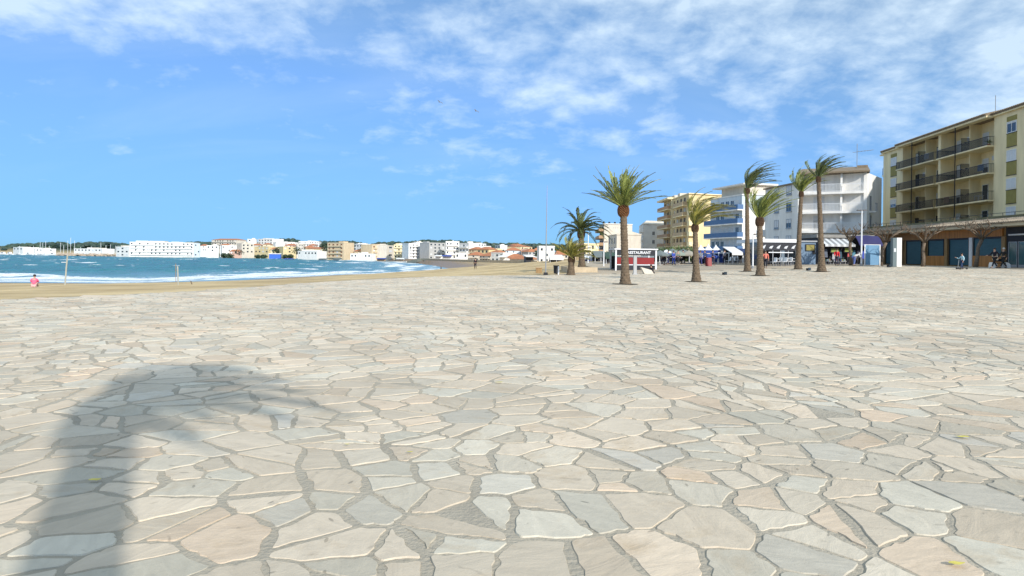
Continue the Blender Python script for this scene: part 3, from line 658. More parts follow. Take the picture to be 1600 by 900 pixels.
FC.box(m, .05, FC.L, -5, 0, -.5, zr2-.28)
m.build('wall', white, W)
m = MB(); q = FB.u(1313.5); FB.box(m, q-.12, q+.12, -1.496, .1, -.5, zr2-.29); m.build('party_wall', white, W)
for z in LV:
    balcony(W, FB, -.58, FB.L-.36, z, -1.49, .55, white, white_metal, th=.28, step=.16)
    for px in (1278, 1302, 1326, 1347):
        a = FB.u(px)-.7; fwin(W, FB, a, a+1.5, z+.02, z+2.1, d=-1.5, sill=False, pane=greywall if px != 1302 else glass, shutter=random.choice((0, .3, .9)))
    u0 = FA.L-1.6
for i, z in enumerate(LV):
    for px, wd in ((1212, 1.0), (1231, 1.1)):
        a = FA.u(px); 
        if 0 < a < FA.L-.5: fwin(W, FA, a-wd/2, a+wd/2+.3, z+.95, z+2.3, frame=grey_metal, shutter=random.choice((0, .4, .8)))
    balcony(W, FA, FA.L+.05, FA.L+3.5, z, -2.4, .35, white, white_metal, kind='solid', h=.95)
    balcony(W, FA, -1.9, -.02, z, -2.0, .5, white, white_metal, kind='solid', h=.95)
for i, z in enumerate(LV[1:3]):
    m = MB(); FC.box(m, 1.2, 2.3, .003, .75, z-.15, z); b_ = m.build('balcony', white, W)
    m = MB(); 
    for k in range(5): FC.box(m, 1.22+k*.25, 1.25+k*.25, .68, .72, z+.003, z+1)
    FC.box(m, 1.2, 2.3, .67, .73, z+1.003, z+1.05)
    m.build('railing', grey_metal, b_); fwin(W, FC, 1.3, 2.2, z+.1, z+2, frame=greywall, sill=False)
rf = MB(); 
rf.hexa([FA.p(-.2, .3, zr2-.195), FA.p(FA.L+.1, .3, zr2-.195), FA.p(FA.L+.1, -8, zr2-.195), FA.p(-.2, -8, zr2-.195), FA.p(-.2, .3, zr2), FA.p(FA.L+.1, .3, zr2), FA.p(FA.L+.1, -8, zr2+.8), FA.p(-.2, -8, zr2+.8)])
rf.hexa([FB.p(-.9, .75, zr2-.245), FB.p(FB.L+.3, .75, zr2-.245), FB.p(FB.L+.3, -9, zr2-.245), FB.p(-.9, -9, zr2-.245), FB.p(-.9, .75, zr2-.05), FB.p(FB.L+.3, .75, zr2-.05), FB.p(FB.L+.3, -8, zr2+1.5), FB.p(-.9, -8, zr2+1.5)])
ro = rf.build('roof', tile_brown, W)
m = MB(); FB.box(m, FB.u(1338), FB.L+.2, -8.5, -5, zr2+.2, zr2+1.3); m.build('penthouse', tile_brown, W)
m = MB(); q = FB.u(1338); m.tube([FB.p(q, -4, zr2+.8), FB.p(q, -4, zr2+4.0)], .04, 5); m.tube([FB.p(q-.5, -4, zr2+2.9), FB.p(q+1.9, -4, zr2+3.1)], .03, 5)
for k in range(5): m.tube([FB.p(q+.2+k*.35, -4.2, zr2+3.0), FB.p(q+.2+k*.35, -3.8, zr2+3.05)], .025, 4)
m.build('antenna', grey_metal, ro)
m = MB(); m.tube([FA.p(FA.L, .12, 0), FA.p(FA.L, .12, zr2-.3)], .08, 6); m.build('downpipe', brownwall, W)
m = MB(); FB.box(m, -.58, FB.L-.36, -1.49, -.9, -.3, LV[3]-.35); m.build('lower_wall', cream, W)

# ================================================================== pale blue building with curved blue balconies
def simple_block(name, label, pxL, dL, pxN, dN, pxR, dR, ytopN, wallmat, roofm, lv_h, nfl, front=None, group=None, cat='apartment building', pitched=0.0, zb=-1.2):
    """left face from pxL to pxN, sunlit front face from pxN to pxR"""
    pL = at(pxL, 0, dL); pN = at(pxN, 0, dN); pR = at(pxR, 0, dR)
    fl = Fac(pL, pN); ff = Fac(pN, pR); zt = at(pxN, ytopN, dN).z
    t = thing(name, label, cat, group=group)
    bk = Vector(pR)+(Vector(pL)-Vector(pN))
    fp = [Vector(pL), Vector(pN), Vector(pR), bk]
    m = MB(); m.hexa([(p.x, p.y, zb) for p in fp]+[(p.x, p.y, zt) for p in fp])
    m.build('wall', wallmat, t)
    c = sum(fp, Vector())/4; ov = [(c+(p-c)*1.03) for p in fp]; m = MB()
    m.hexa([(p.x, p.y, zt+.003) for p in ov]+[((p.x+(c.x-p.x)*pitched), (p.y+(c.y-p.y)*pitched), zt+.25+pitched*3) for p in ov])
    m.build('roof', roofm, t)
    return t, fl, ff, zt, fp
t, fl, ff, zt, fp = simple_block('blue_balcony_building', 'pale blue apartment building with dark blue balcony bands and a roof terrace', 1114, 146, 1163, 134, 1216, 134, 305, bluewhite, white, 2.8, 5)
for i in range(5):
    z = zt-2.85-i*2.78
    balcony(t, fl, -.6, fl.L+.5, z, .0, 1.3, white, blue_rail, kind='solid', h=.95, th=.22)
    for k in range(6):
        a = .6+k*(fl.L-1)/6; fwin(t, fl, a, a+1.3, z+.02, z+2.05, sill=False, shutter=random.choice((0, 0, .5, 1)))
m = MB(); ff.box(m, .05, ff.L, .004, .12, -1, zt-3); m.build('rendered_wall', white, t)
m = MB(); fl.box(m, 2.5, fl.L+.2, -7, -1.2, zt+.26, zt+2.1); ph = m.build('penthouse', white_warm, t)
m = MB(); fl.box(m, 1.2, fl.L+1.0, -7.5, .3, zt+2.103, zt+2.4); m.build('penthouse_roof', white, ph)
# ================================================================== yellow building with brown balconies
t, fl, ff, zt, fp = simple_block('yellow_balcony_building', 'tall sandy yellow apartment building with stacked brown balconies on its shaded side', 1041, 205, 1080, 176, 1136, 180, 303, yellow, cream, 2.8, 6)
for i in range(7):
    z = zt-2.75-i*2.72
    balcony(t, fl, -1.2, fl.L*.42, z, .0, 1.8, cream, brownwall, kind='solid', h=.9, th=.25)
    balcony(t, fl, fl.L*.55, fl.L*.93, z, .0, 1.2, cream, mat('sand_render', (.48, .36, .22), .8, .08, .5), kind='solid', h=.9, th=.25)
    balcony(t, ff, -.5, 1.5, z, .0, 1.0, cream, cream, kind='solid', h=.9, th=.25)
    for k in range(7):
        a = 1+k*(fl.L-2)/7; fwin(t, fl, a, a+1.6, z+.02, z+2.1, frame=brownwall, pane=dark_int, sill=False, shutter=random.choice((0, 0, 0, .5)))
    if i in (1, 2, 3, 4): fwin(t, ff, ff.L*.72, ff.L*.72+1.4, z+.7, z+2.2, frame=white_metal, pane=shutter_w)
    m = MB(); fl.box(m, fl.L*.44, fl.L*.46, .0, .9, z, z+2.5); m.build('fin_wall', cream, t)
for (u, w_) in ((1.5, 2), (6, 3), (13, 2.5)): m = MB(); fl.box(m, u, u+w_, -4, -1, zt+.26, zt+1.5); m.build('roof_housing', white_warm, t)
m = MB(); fl.box(m, -1.3, fl.L*.44, .0, 1.9, zt+.003, zt+.5); m.build('top_canopy', cream, t)
# ================================================================== grey white block, cream blocks
t, fl, ff, zt, fp = simple_block('grey_apartment_block', 'plain pale grey apartment block with three small windows one above another', 1003, 232, 1009, 215, 1046, 218, 350, mat('light_grey_render', (.62, .61, .58), .85, .1, .6), white_warm, 2.8, 4, pitched=.35)
for i in range(3): fwin(t, ff, ff.L*.38, ff.L*.38+1.0, zt-3.6-i*2.75, zt-2.3-i*2.75, sill=True)
for i in range(4): balcony(t, fl, fl.L-5, fl.L+.3, zt-2.5-i*2.7, 0, 1.0, white, white, kind='solid', th=.2)
t, fl, ff, zt, fp = simple_block('cream_hotel_block', 'tall cream block with a narrow shaded column of brown balconies behind the tallest left palm', 941, 262, 948, 240, 992, 244, 350, white_warm, white, 2.8, 5)
for i in range(5):
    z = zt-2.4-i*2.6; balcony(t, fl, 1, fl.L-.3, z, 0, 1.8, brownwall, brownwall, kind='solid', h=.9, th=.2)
    fwin(t, fl, 3, fl.L-3, z+.02, z+2, pane=dark_int, sill=False)
for k in range(4): m = MB(); ff.box(m, 1+k*2.3, 1.5+k*2.3, -3, -2.4, zt+.26, zt+1.0); m.build('chimney', darkmetal, t)
for k, wd in enumerate((.5, .5, .0, .5, .6, .5)):   # faint worn letters high on the wall
    if wd: m = MB(); ff.box(m, 1.2+k*.85, 1.2+k*.85+wd*.4, .004, .03, zt-1.6, zt-.9); ff.box(m, 1.2+k*.85+wd*.4, 1.2+k*.85+wd, .004, .03, zt-1.05, zt-.9); m.build('wall_letter', greywall, t)
t, fl, ff, zt, fp = simple_block('gabled_cream_house', 'cream house with a low gable standing in front of the grey block', 955, 205, 968, 192, 1006, 192, 367, white_warm, white_warm, 2.8, 3)
m = MB(); a, b = fp[1], fp[2]; mid = (a+b)/2; zz_ = zt+1.3
m.v += [(a.x, a.y+.02, zt+.25), (b.x, b.y+.02, zt+.25), (mid.x, mid.y+.02, zz_), (a.x, a.y+8, zt+.25), (b.x, b.y+8, zt+.25), (mid.x, mid.y+8, zz_)]; m.f += [(0, 1, 2), (5, 4, 3), (0, 2, 5, 3), (2, 1, 4, 5), (1, 0, 3, 4)]; m.build('gable', white_warm, t)
for i in range(3):
    for k in range(3): fwin(t, fl, 1+k*4.2, 2.6+k*4.2, zt-2.6-i*2.7, zt-.7-i*2.7, pane=dark_int)

# ================================================================== palms
def palm(label, px, py, topx, topy, d, r0, r1, nf, Lf, wind, droop, leaf, seed, bulge=1.35, group='windblown palms on the plaza', emin=5, emax=85, left_out=0.25, leaflet=.5, zbase=None, name='palm_tree', bend=0.0, xy=None, h=None, lw=.045, pit=True):
    rg = random.Random(seed)
    if xy is None:
        b = at(px, py, d); zb = GZ(b.x, b.y) if zbase is None else zbase; top = at(topx, topy, d+.2)
    else: b = Vector((*xy, 0)); zb = GZ(*xy); top = Vector((xy[0]+.1, xy[1], zb+h))
    t = thing(name, label, 'palm tree', (b.x, b.y, zb), group=group)
    tv = top-Vector((b.x, b.y, zb)); H = tv.z
    K = max(30, int(H/.085)); m = MB(); ns = 18
    def axis(s): return Vector((tv.x*(s**1.3)+bend*math.sin(s*math.pi)*.3, tv.y*s, H*s))
    for k in range(K+1):
        s = k/K; c = axis(s)
        rad = r0*.55*math.exp(-s*H*1.8)+(r0+(r1-r0)*s)*.78
        for j in range(ns):
            th = 2*math.pi*j/ns
            sc_ = .16*abs(math.sin(th*4+k*.75))*(1 if k % 2 else .15)+.08*rg.random()+.05*noise.noise(Vector((th, k*.13, seed)))
            rr_ = rad*(1+sc_); m.v.append((c.x+math.cos(th)*rr_, c.y+math.sin(th)*rr_, c.z-(.06 if k == 0 else 0)))
    for k in range(K):
        for j in range(ns): a = k*ns+j; b_ = k*ns+(j+1) % ns; m.f.append((a, b_, b_+ns, a+ns))
    m.build('trunk', palm_bark, t)
    # the swollen head of cut leaf stubs
    m = MB(); rb = r1*bulge; hb = r1*1.9
    for k in range(150):
        s = (k+.5)/150; zz_ = -hb*.75+hb*1.5*s; rad = rb*math.sqrt(max(.05, 1-((s-.45)/.62)**2)); a = k*2.4
        c = Vector((top.x-b.x, top.y-b.y, H)); p = c+Vector((math.cos(a)*rad*.72, math.sin(a)*rad*.72, zz_))
        o_ = Vector((math.cos(a), math.sin(a), .75)).normalized(); q = p+o_*r1*.55
        m.tube([p-o_*.1, q], [r1*.26, r1*.13], 5)
    m.ball((top.x-b.x, top.y-b.y, H), (rb*.8, rb*.8, hb*.8), 10, 8, .2, seed)
    m.build('leaf_boots', palm_boot if seed == 1 else palm_boot_dark, t)
    m = MB(); c0 = Vector((top.x-b.x, top.y-b.y, H+hb*.55)); W_ = Vector(wind)
    for i in range(nf):
        az = i*2.39996+rg.uniform(-.3, .3); f_ = (i+.5)/nf; el_ = R(emax+(emin-emax)*f_**.9+rg.uniform(-6, 6))
        Lk = Lf*rg.uniform(.82, 1.08)*(1-.15*(1-f_))
        dr = Vector((math.cos(az)*math.cos(el_), math.sin(az)*math.cos(el_), math.sin(el_)))
        if dr.x < 0 and rg.random() < left_out: dr.x *= -.4
        dr.normalize(); p = c0+Vector((dr.x, dr.y, 0))*r1*.4; n = 18; pts = [p.copy()]; ds = [dr.copy()]
        for k in range(n):
            s = k/n; dr = (dr+W_*(.03+.16*s)+Vector((0, 0, -1))*droop*(.02+.12*s)*(1+.4*rg.random())).normalized()
            p = p+dr*Lk/n; pts.append(p.copy()); ds.append(dr.copy())
        m.tube(pts, [.035*(1-.8*k/n)+.008 for k in range(n+1)], 4, cap=False)
        nl = int(Lk*15)
        for k in range(nl):
            s = .1+.9*k/nl; fi = s*n; i0 = min(int(fi), n-1); fr = fi-i0; q = pts[i0].lerp(pts[i0+1], fr); dd = ds[i0]
            side = dd.cross(Vector((0, 0, 1)));  side = side.normalized() if side.length > .05 else Vector((0, 1, 0))
            up = side.cross(dd).normalized()
            ll = .86*leaflet*(math.sin(min(1, (s+.12)*1.05)*math.pi)**.5)*rg.uniform(.8, 1.1)+.07
            for sg in (-1, 1):
                v = (dd*1.1+side*sg*.62+up*.30+W_*.35+Vector((rg.uniform(-.1, .1), rg.uniform(-.1, .1), rg.uniform(-.12, .12)))).normalized()
                e1 = q+v*ll*.5; e2 = q+v*ll+Vector((0, 0, -.12*ll))+W_*.1*ll; wv = v.cross(up).normalized()*lw*.5
                i_ = len(m.v); m.v += [q, e1+wv, e2, e1-wv]; m.f.append((i_, i_+1, i_+2, i_+3))
    m.build('fronds', leaf, t)
    if pit:
        m = MB(); k_ = 20; rp = .75; m.v = [(math.cos(2*math.pi*j/k_)*rp*(1+.06*rg.random()), math.sin(2*math.pi*j/k_)*rp, .034) for j in range(k_)]+[(0, 0, .05)]
        m.f = [(j, (j+1) % k_, k_) for j in range(k_)]; o = m.build('tree_pit', mat('pit_soil', (.10, .085, .06), .95, .3, 3), t)
    return t
palm('thick-trunked palm with upright green fronds and orange-brown swollen neck, left of the kiosk', 977, 444.5, 974, 330, 39.5, .25, .235, 36, 3.0, (.2, 0, -.0), .30, palm_leaf, 1, bulge=1.5, emin=22, emax=88, left_out=.0, leaflet=.5)
palm('palm with golden-green fronds swept to the right in front of the sandy yellow building', 1088, 440, 1086, 357, 45, .25, .18, 30, 3.3, (.85, 0, .05), .42, palm_leaf_yel, 2, emin=25, left_out=.45)
palm('short-crowned bushy palm bent right in front of the white building corner, second shortest trunk', 1188, 431, 1187, 347, 55, .29, .26, 36, 3.6, (.62, 0, .1), .2, palm_leaf, 3, emin=38, left_out=.5, bulge=1.3)
palm('tall slim palm with its crown blown far to the right before the blue banded building', 1168, 421, 1167, 299, 62, .26, .19, 30, 3.9, (.95, 0, .12), .34, palm_leaf_dark, 4, emin=30, left_out=.8, bulge=1.6)
palm('tall palm directly left of the tallest right-hand palm, with a thinner trunk and narrow crown', 1247, 421, 1252, 304, 63, .28, .19, 26, 3.0, (.7, 0, .1), .3, palm_leaf, 5, emin=42, left_out=.6, bulge=1.1)
palm('tallest dark-trunked palm on the right, leaning left, with a ragged crown above the loggia roof', 1284, 423, 1279, 281, 58, .30, .18, 28, 2.9, (.8, 0, .1), .32, palm_leaf_dark, 6, emin=38, left_out=.6, bulge=1.1)
palm('dark spreading palm with arched drooping fronds above the stone planter', 909, 424, 908, 366, 72, .36, .34, 38, 3.7, (.3, 0, 0), 1.0, palm_leaf_dark, 7, emin=0, emax=80, left_out=.0, bulge=1.15, zbase=.1, leaflet=.55, lw=.06, pit=False)
palm('short low palm with a wide windblown yellow-green crown beside the stone planter', 892, 428, 893, 406, 58, .28, .26, 32, 2.5, (.55, 0, 0), .45, palm_leaf_yel, 8, emin=8, emax=80, left_out=.1, bulge=1.1, zbase=0, lw=.05, pit=False)
# unseen palm added behind the viewpoint, shaped to throw a shadow across the stones
t = palm('unseen palm added behind the viewpoint to throw a shadow over the paving', 0, 0, 0, 0, 0, .30, .27, 30, 2.1, (.8, 0, 0), .8, palm_leaf, 9, xy=(.86, -2.35), h=5.2, emin=0, emax=85, left_out=.85, leaflet=.5, lw=.07, pit=False)

# ================================================================== pollarded plane trees
def pollard(label, px, py, d, htop, lean, seed, r=.16, spread=1.9):
    rg = random.Random(seed); b = at(px, py, d); zb = GZ(b.x, b.y)
    t = thing('plane_tree', label, 'tree', (b.x, b.y, zb), group='pollarded bare trees along the shopfronts')
    m = MB(); hz = htop*.58; top = Vector((lean, 0, hz))
    m.tube([(0, 0, -.1), (lean*.2+.05, 0, hz*.35), (lean*.5-.04, .03, hz*.7), top], [r*1.35, r, r*.9, r*1.05], 9); m.build('trunk', bark, t, smooth=True)
    m = MB()
    for i in range(7):
        a = i*2*math.pi/7+rg.uniform(-.3, .3); k = spread*rg.uniform(.6, 1.0)
        p1 = top+Vector((math.cos(a)*k*.45, math.sin(a)*k*.45, (htop-hz)*.45)); p2 = top+Vector((math.cos(a)*k, math.sin(a)*k, (htop-hz)*rg.uniform(.55, .85)))
        m.tube([top, p1, p2], [r*.55, r*.4, r*.28], 6); m.ball(p2, r*.55, 6, 5, .5, i)
        for j in range(9):
            b_ = rg.uniform(0, 6.28); q = (p2 if j % 2 else p1)+Vector((math.cos(b_)*.35, math.sin(b_)*.35, rg.uniform(.05, .5)))
            q2 = q+Vector((rg.uniform(-.2, .2), rg.uniform(-.2, .2), rg.uniform(.0, .35)))
            m.tube([p2 if j % 2 else p1, q, q2], [r*.2, r*.16, r*.09], 4); m.ball(q2, r*.2, 5, 4, .5, j)
    m.build('branches', bark, t, smooth=True)
pollard('bare pollarded tree before the striped awning shop, darkest of the four', 1329, 416, 68, 4.1, -.05, 11, .15, 1.5)
pollard('bare knobbly tree standing between the blue panel and the grey and white totem', 1376, 416, 66.5, 4.0, .5, 12, .15, 2.0)
pollard('bare knobbly tree between two closed teal shutters, right of the totem', 1442, 415, 63, 3.9, .1, 13, .15, 1.9)
pollard('bare forked tree with pale mottled trunk near the bench', 1524, 414, 60, 4.3, .55, 14, .16, 2.1)

# ================================================================== far town, wood and harbour
def house(label, x0, x1, ytop, d, wallm, roof='flat', rows=2, cols=4, cat='house', bal=False, yaw=0.0, group='houses of the far town', winm=None, roofm=None, depth=None, low=0.0, name='house'):
    p0 = at(x0, 0, d); p1 = at(x1, 0, d*(1+yaw)); fc = Fac(p0, p1); c = fc.p(fc.L/2, 0, 0); zg_ = LZ(c[0], c[1])-1.0
    zt = at((x0+x1)/2, ytop, d).z; dep = depth or min(16, max(8, fc.L*.7))
    t = thing(name, label, cat, group=group)
    if roof == 'hip': zt -= 1.6
    m = MB(); fc.box(m, 0, fc.L, -dep, 0, zg_, zt); m.build('wall', wallm, t)
    m = MB(); rm = roofm or (tile if roof != 'flat' else wallm)
    if roof == 'flat': fc.box(m, -.1, fc.L+.1, -dep-.1, .12, zt+.002, zt+.45)
    elif roof == 'hip':
        k = min(fc.L, dep)*.42; m.hexa([fc.p(-.5, .5, zt+.002), fc.p(fc.L+.5, .5, zt+.002), fc.p(fc.L+.5, -dep-.5, zt+.002), fc.p(-.5, -dep-.5, zt+.002), fc.p(k, -k, zt+1.7), fc.p(fc.L-k, -k, zt+1.7), fc.p(fc.L-k, -dep+k, zt+1.7), fc.p(k, -dep+k, zt+1.7)])
    ro_ = m.build('roof', rm, t)
    if roof == 'flat' and fc.L > 9:
        for _ in range(rg_h.choice((1, 2, 3))):
            a = rg_h.uniform(.05, .7)*fc.L; b = min(fc.L*.97, a+rg_h.uniform(.1, .3)*fc.L); m = MB(); e_ = rg_h.uniform(1, 4); fc.box(m, a, b, -dep*.8, -e_, zt+.453, zt+.453+rg_h.choice((.5, .8, 1.1))); m.build('roof_housing', rg_h.choice((wallm, white, white_warm)), ro_)
    Hh = min(zt-zg_-1.0, rows*3.1); zb = zt-Hh; fh = Hh/rows; cw = fc.L/cols
    pn = winm or glass
    wmesh = None
    for r_ in range(rows):
        z = zb+r_*fh
        if bal:
            m = MB(); fc.box(m, cw*.3, fc.L-cw*.3, 0.003, 1.1, z+fh*.02, z+fh*.36); m.build('balcony', wallm if bal == 1 else white, t)
        for c_ in range(cols):
            if rg_h.random() < .1: continue
            a = (c_+.3)*cw; bw = cw*.40
            m = MB(); fc.box(m, a, a+bw, .004, .05, z+fh*(.38 if bal else .34), z+fh*.78); m.build('window', pn if rg_h.random() < .75 else shutter_w, t)
    return t
rg_h = random.Random(5)
H_ = [
 ('long white seafront apartment building with rows of recessed dark balconies, leftmost of the far town', 207, 307, 379, 640, white, 'flat', 4, 16, 1),
 ('low white annex at the left end of the long seafront apartment building', 186, 206, 386, 650, white, 'flat', 3, 3, 0),
 ('narrow blue-grey block touching the right end of the long white apartment building', 308, 317, 381, 648, bluewhite, 'flat', 4, 2, 0),
 ('plain white cube house right of the narrow blue-grey block', 327, 346, 384, 640, white, 'flat', 2, 3, 0),
 ('wide hotel with a brownish roof terrace standing highest on the left slope', 335, 374, 373, 800, white_warm, 'hip', 3, 10, 1),
 ('white house with two rows of square windows beneath the wide hill hotel', 351, 374, 384, 660, white, 'flat', 2, 5, 0),
 ('pink-walled low house at the waterside right of the white cube', 363, 382, 390, 635, pinkwall, 'hip', 1, 3, 0),
 ('cream square block with flat roof left of the blue beach kiosk', 382, 401, 381, 640, white_warm, 'flat', 3, 3, 0),
 ('stepped white villa above the cream square block', 391, 404, 374, 780, white, 'flat', 2, 2, 0),
 ('white hillside villa with long flat roof', 408, 430, 374, 800, white, 'flat', 2, 5, 0),
 ('sand-coloured row house behind the shrubs left of the blue kiosk', 402, 424, 386, 650, yellow, 'flat', 2, 4, 0),
 ('orange-roofed cottage just behind the blue kiosk', 427, 439, 387, 640, cream, 'hip', 2, 2, 0),
 ('long white terrace row along the hill crest', 436, 470, 379, 780, white, 'flat', 2, 8, 1),
 ('second white terrace row along the hill crest, the right one', 471, 503, 377.5, 790, white, 'flat', 2, 8, 1),
 ('yellow villa with arched porch in the middle of the bay', 447, 467, 386, 630, yellow, 'flat', 2, 3, 0),
 ('low white beach building with a long flat roof', 470, 500, 393, 560, white, 'flat', 1, 6, 0),
 ('ochre house with a red tile roof left of the brown-balconied hotel', 482, 498, 384, 620, ochre, 'hip', 2, 3, 0),
 ('pale ochre gabled house touching the left side of the brown-balconied hotel', 499, 513, 386, 600, yellow, 'hip', 2, 3, 0),
 ('four-storey cream hotel with brown-red balconies, the left one of two', 516, 541, 380, 560, ochre, 'flat', 4, 4, 1),
 ('plain cream side wing of the left brown-balconied hotel', 541, 553, 381, 562, white_warm, 'flat', 4, 1, 0),
 ('white block behind pink roofs between the two hotels', 553, 570, 382, 640, white, 'flat', 3, 4, 0),
 ('pink house with terracotta roof between the two hotels', 558, 572, 389, 560, pinkwall, 'hip', 2, 3, 0),
 ('peach house with terracotta roof beside the pink house', 573, 584, 390, 555, ochre, 'hip', 2, 2, 0),
 ('low white beach bar with flat roof in front of the pink houses', 552, 584, 397, 520, white, 'flat', 1, 6, 0),
 ('four-storey beige hotel with brown-red balconies, the right one of two', 586, 609, 383, 530, ochre, 'flat', 4, 4, 1),
 ('plain cream side wing of the right brown-balconied hotel', 609, 620, 384, 532, white_warm, 'flat', 4, 1, 0),
 ('beige block with green awnings and four rows of balconies', 620, 641, 383, 515, cream, 'flat', 4, 4, 1),
 ('white and glass apartment tower left of the grey-glazed one', 643, 674, 381, 490, white, 'flat', 5, 6, 1),
 ('grey-glazed apartment building with two tall window bays', 675, 700, 380, 480, greywall, 'flat', 5, 4, 0),
 ('white stepped apartment building, tallest right of the grey-glazed one', 701, 722, 378, 470, white, 'flat', 4, 4, 1),
 ('white apartment wing with loggias stepping down to the right', 722, 737, 381, 465, white, 'flat', 3, 3, 1),
 ('white cube house low on the beach before the apartment wing', 716, 735, 396, 400, white, 'flat', 1, 3, 0),
 ('yellow house with a brown balconied gable', 737, 750, 386, 440, ochre, 'hip', 3, 3, 1),
 ('bright yellow house with an orange hipped roof', 750, 768, 386, 430, yellow, 'hip', 2, 3, 0),
 ('terracotta-roofed beach house with white arches, left one', 736, 753, 394, 360, white_warm, 'hip', 2, 3, 1),
 ('terracotta-roofed beach house with white arches, right one', 754, 771, 395, 345, white_warm, 'hip', 2, 4, 1),
 ('cream house with shallow tiled roof right of the bright yellow house', 768, 783, 391, 400, cream, 'hip', 2, 3, 0),
 ('plain white cube by the beach with one dark doorway', 772, 791, 396, 330, white, 'flat', 2, 3, 0),
 ('wide pale house with blue-grey verandas under a brown roof', 795, 819, 387, 380, bluewhite, 'hip', 3, 5, 1),
 ('pinkish white block beside the wide veranda house', 819, 830, 390, 375, pinkwall, 'flat', 3, 2, 0),
 ('long low white house with red tile eaves on the right of the bay', 794, 824, 397, 290, white, 'hip', 1, 5, 0),
 ('small house with red roof and a garden wall next to the long low house', 825, 846, 399, 275, white_warm, 'hip', 1, 4, 0),
 ('grey house with upper verandas behind the garden wall', 830, 847, 389, 360, greywall, 'hip', 3, 3, 1),
 ('tall plain white house left of the flagpole', 847, 871, 386, 250, white, 'flat', 3, 3, 0),
 ('white terrace house with pale roof between the flagpole and the low palm', 872, 900, 391, 230, white_warm, 'hip', 2, 4, 1),
 ('cream terrace house behind the low palm crown, stepped roof', 915, 940, 382, 235, cream, 'flat', 3, 4, 0),
 ('pale villa peeking above the wood, rightmost on the hill', 800, 812, 381, 700, white_warm, 'hip', 2, 3, 0),
 ('white villa among the hillside trees above the yellow houses', 752, 764, 381, 720, white, 'flat', 1, 3, 0),
 ('small white villa alone among dark hillside trees', 778, 786, 384, 690, white, 'flat', 1, 2, 0),
 ('white block at the top edge of town above the grey-glazed building', 655, 668, 379, 650, white_warm, 'flat', 3, 3, 0),
 ('long beige villa roof on the hill right of the small white villa', 818, 836, 383, 650, cream, 'hip', 1, 3, 0),
 ('white harbour shed with a flat roof, leftmost at the marina', 25, 40, 387, 760, white, 'flat', 1, 3, 0),
 ('long white harbour store behind the breakwater masts', 120, 163, 389, 740, white, 'flat', 1, 8, 0),
 ('low white harbour office left of the long harbour store', 60, 92, 389, 750, white, 'flat', 1, 6, 0),
]
for q in H_:
    lb, x0, x1, yt, d, wm, rk, rw, cl_, bl = q
    house(lb, x0, x1, yt, d, wm, rk, rw, cl_, 'house' if x1-x0 < 30 else 'building', bl, yaw=rg_h.uniform(-.02, .03), winm=(mat('tan_shade', (.20, .10, .06), .7, .2, 2) if wm is ochre and bl else None))
# second row: small houses showing between and above the front ones
short = [(322, 'narrow blue-grey block'), (356, 'pink-walled waterside house'), (386, 'cream square block'), (404, 'sand-coloured row house'), (421, 'blue beach kiosk'), (442, 'orange-roofed cottage'), (458, 'yellow villa with the porch'), (473, 'low white beach building, left end'), (492, 'low white beach building, right end'), (509, 'pale ochre gabled house'), (535, 'left brown-balconied hotel'), (566, 'pink house'), (580, 'peach house'), (600, 'right brown-balconied hotel'), (627, 'beige block with awnings'), (650, 'white and glass tower'), (690, 'grey-glazed apartments'), (727, 'stepping white wing'), (745, 'yellow gabled house'), (765, 'bright yellow house'), (784, 'white cube with the dark doorway'), (806, 'wide veranda house'), (827, 'pinkish white block'), (843, 'garden wall house'), (860, 'tall plain white house'), (880, 'pale-roofed terrace house'), (905, 'low palm crown')]
for k, (px, lb) in enumerate(short):
    d = float(np.interp(px, [300, 560, 700, 800, 905], [730, 690, 560, 470, 330])); wd_ = rg_h.uniform(9, 17); yt = float(np.interp(px, [300, 420, 560, 760, 905], [381, 381, 384, 386, 389]))+rg_h.uniform(-1.5, 3)
    wn, wm = rg_h.choice((('white', white), ('white', white), ('cream', cream), ('off-white', white_warm), ('pinkish', pinkwall))); rk = rg_h.choice(('flat', 'hip', 'hip'))
    house('small %s %s house peeking out behind the %s' % (wn, 'flat-roofed' if rk == 'flat' else 'tile-roofed', lb), px-wd_/2, px+wd_/2, yt, d, wm, rk, 2, 3)
for k, (px, d, lb) in enumerate(((455, 560, 'left of the low white beach building'), (508, 530, 'between the low white building and the left hotel'), (530, 505, 'before the left brown-balconied hotel'), (600, 480, 'before the right brown-balconied hotel'), (630, 455, 'before the beige block'), (690, 400, 'before the grey-glazed apartments'), (703, 380, 'before the white stepped building'), (790, 280, 'left of the long low white house'), (832, 240, 'before the garden wall house'))):
    q = at(px, 0, d); zb = LZ(q.x, q.y); t = thing('beach_bar', 'tiny beach bar with a pale awning '+lb, 'beach bar', (q.x, q.y, zb), rg_h.uniform(-.2, .2), 'small bars along the far beach'); wd_ = d/F*rg_h.uniform(8, 13)
    m = MB(); m.box(-wd_/2, wd_/2, 0, 4, -1, 2.6); m.build('wall', rg_h.choice((dark_int, brownwall, white)), t); m = MB(); m.hexa([(-wd_/2-.4, -2.2, 2.3), (wd_/2+.4, -2.2, 2.3), (wd_/2+.4, 4.3, 2.603), (-wd_/2-.4, 4.3, 2.603), (-wd_/2-.4, -2.2, 2.45), (wd_/2+.4, -2.2, 2.45), (wd_/2+.4, 4.3, 3.1), (-wd_/2-.4, 4.3, 3.1)]); m.build('awning', rg_h.choice((whitefab, bluefab, whitefab, greyfab)), t)
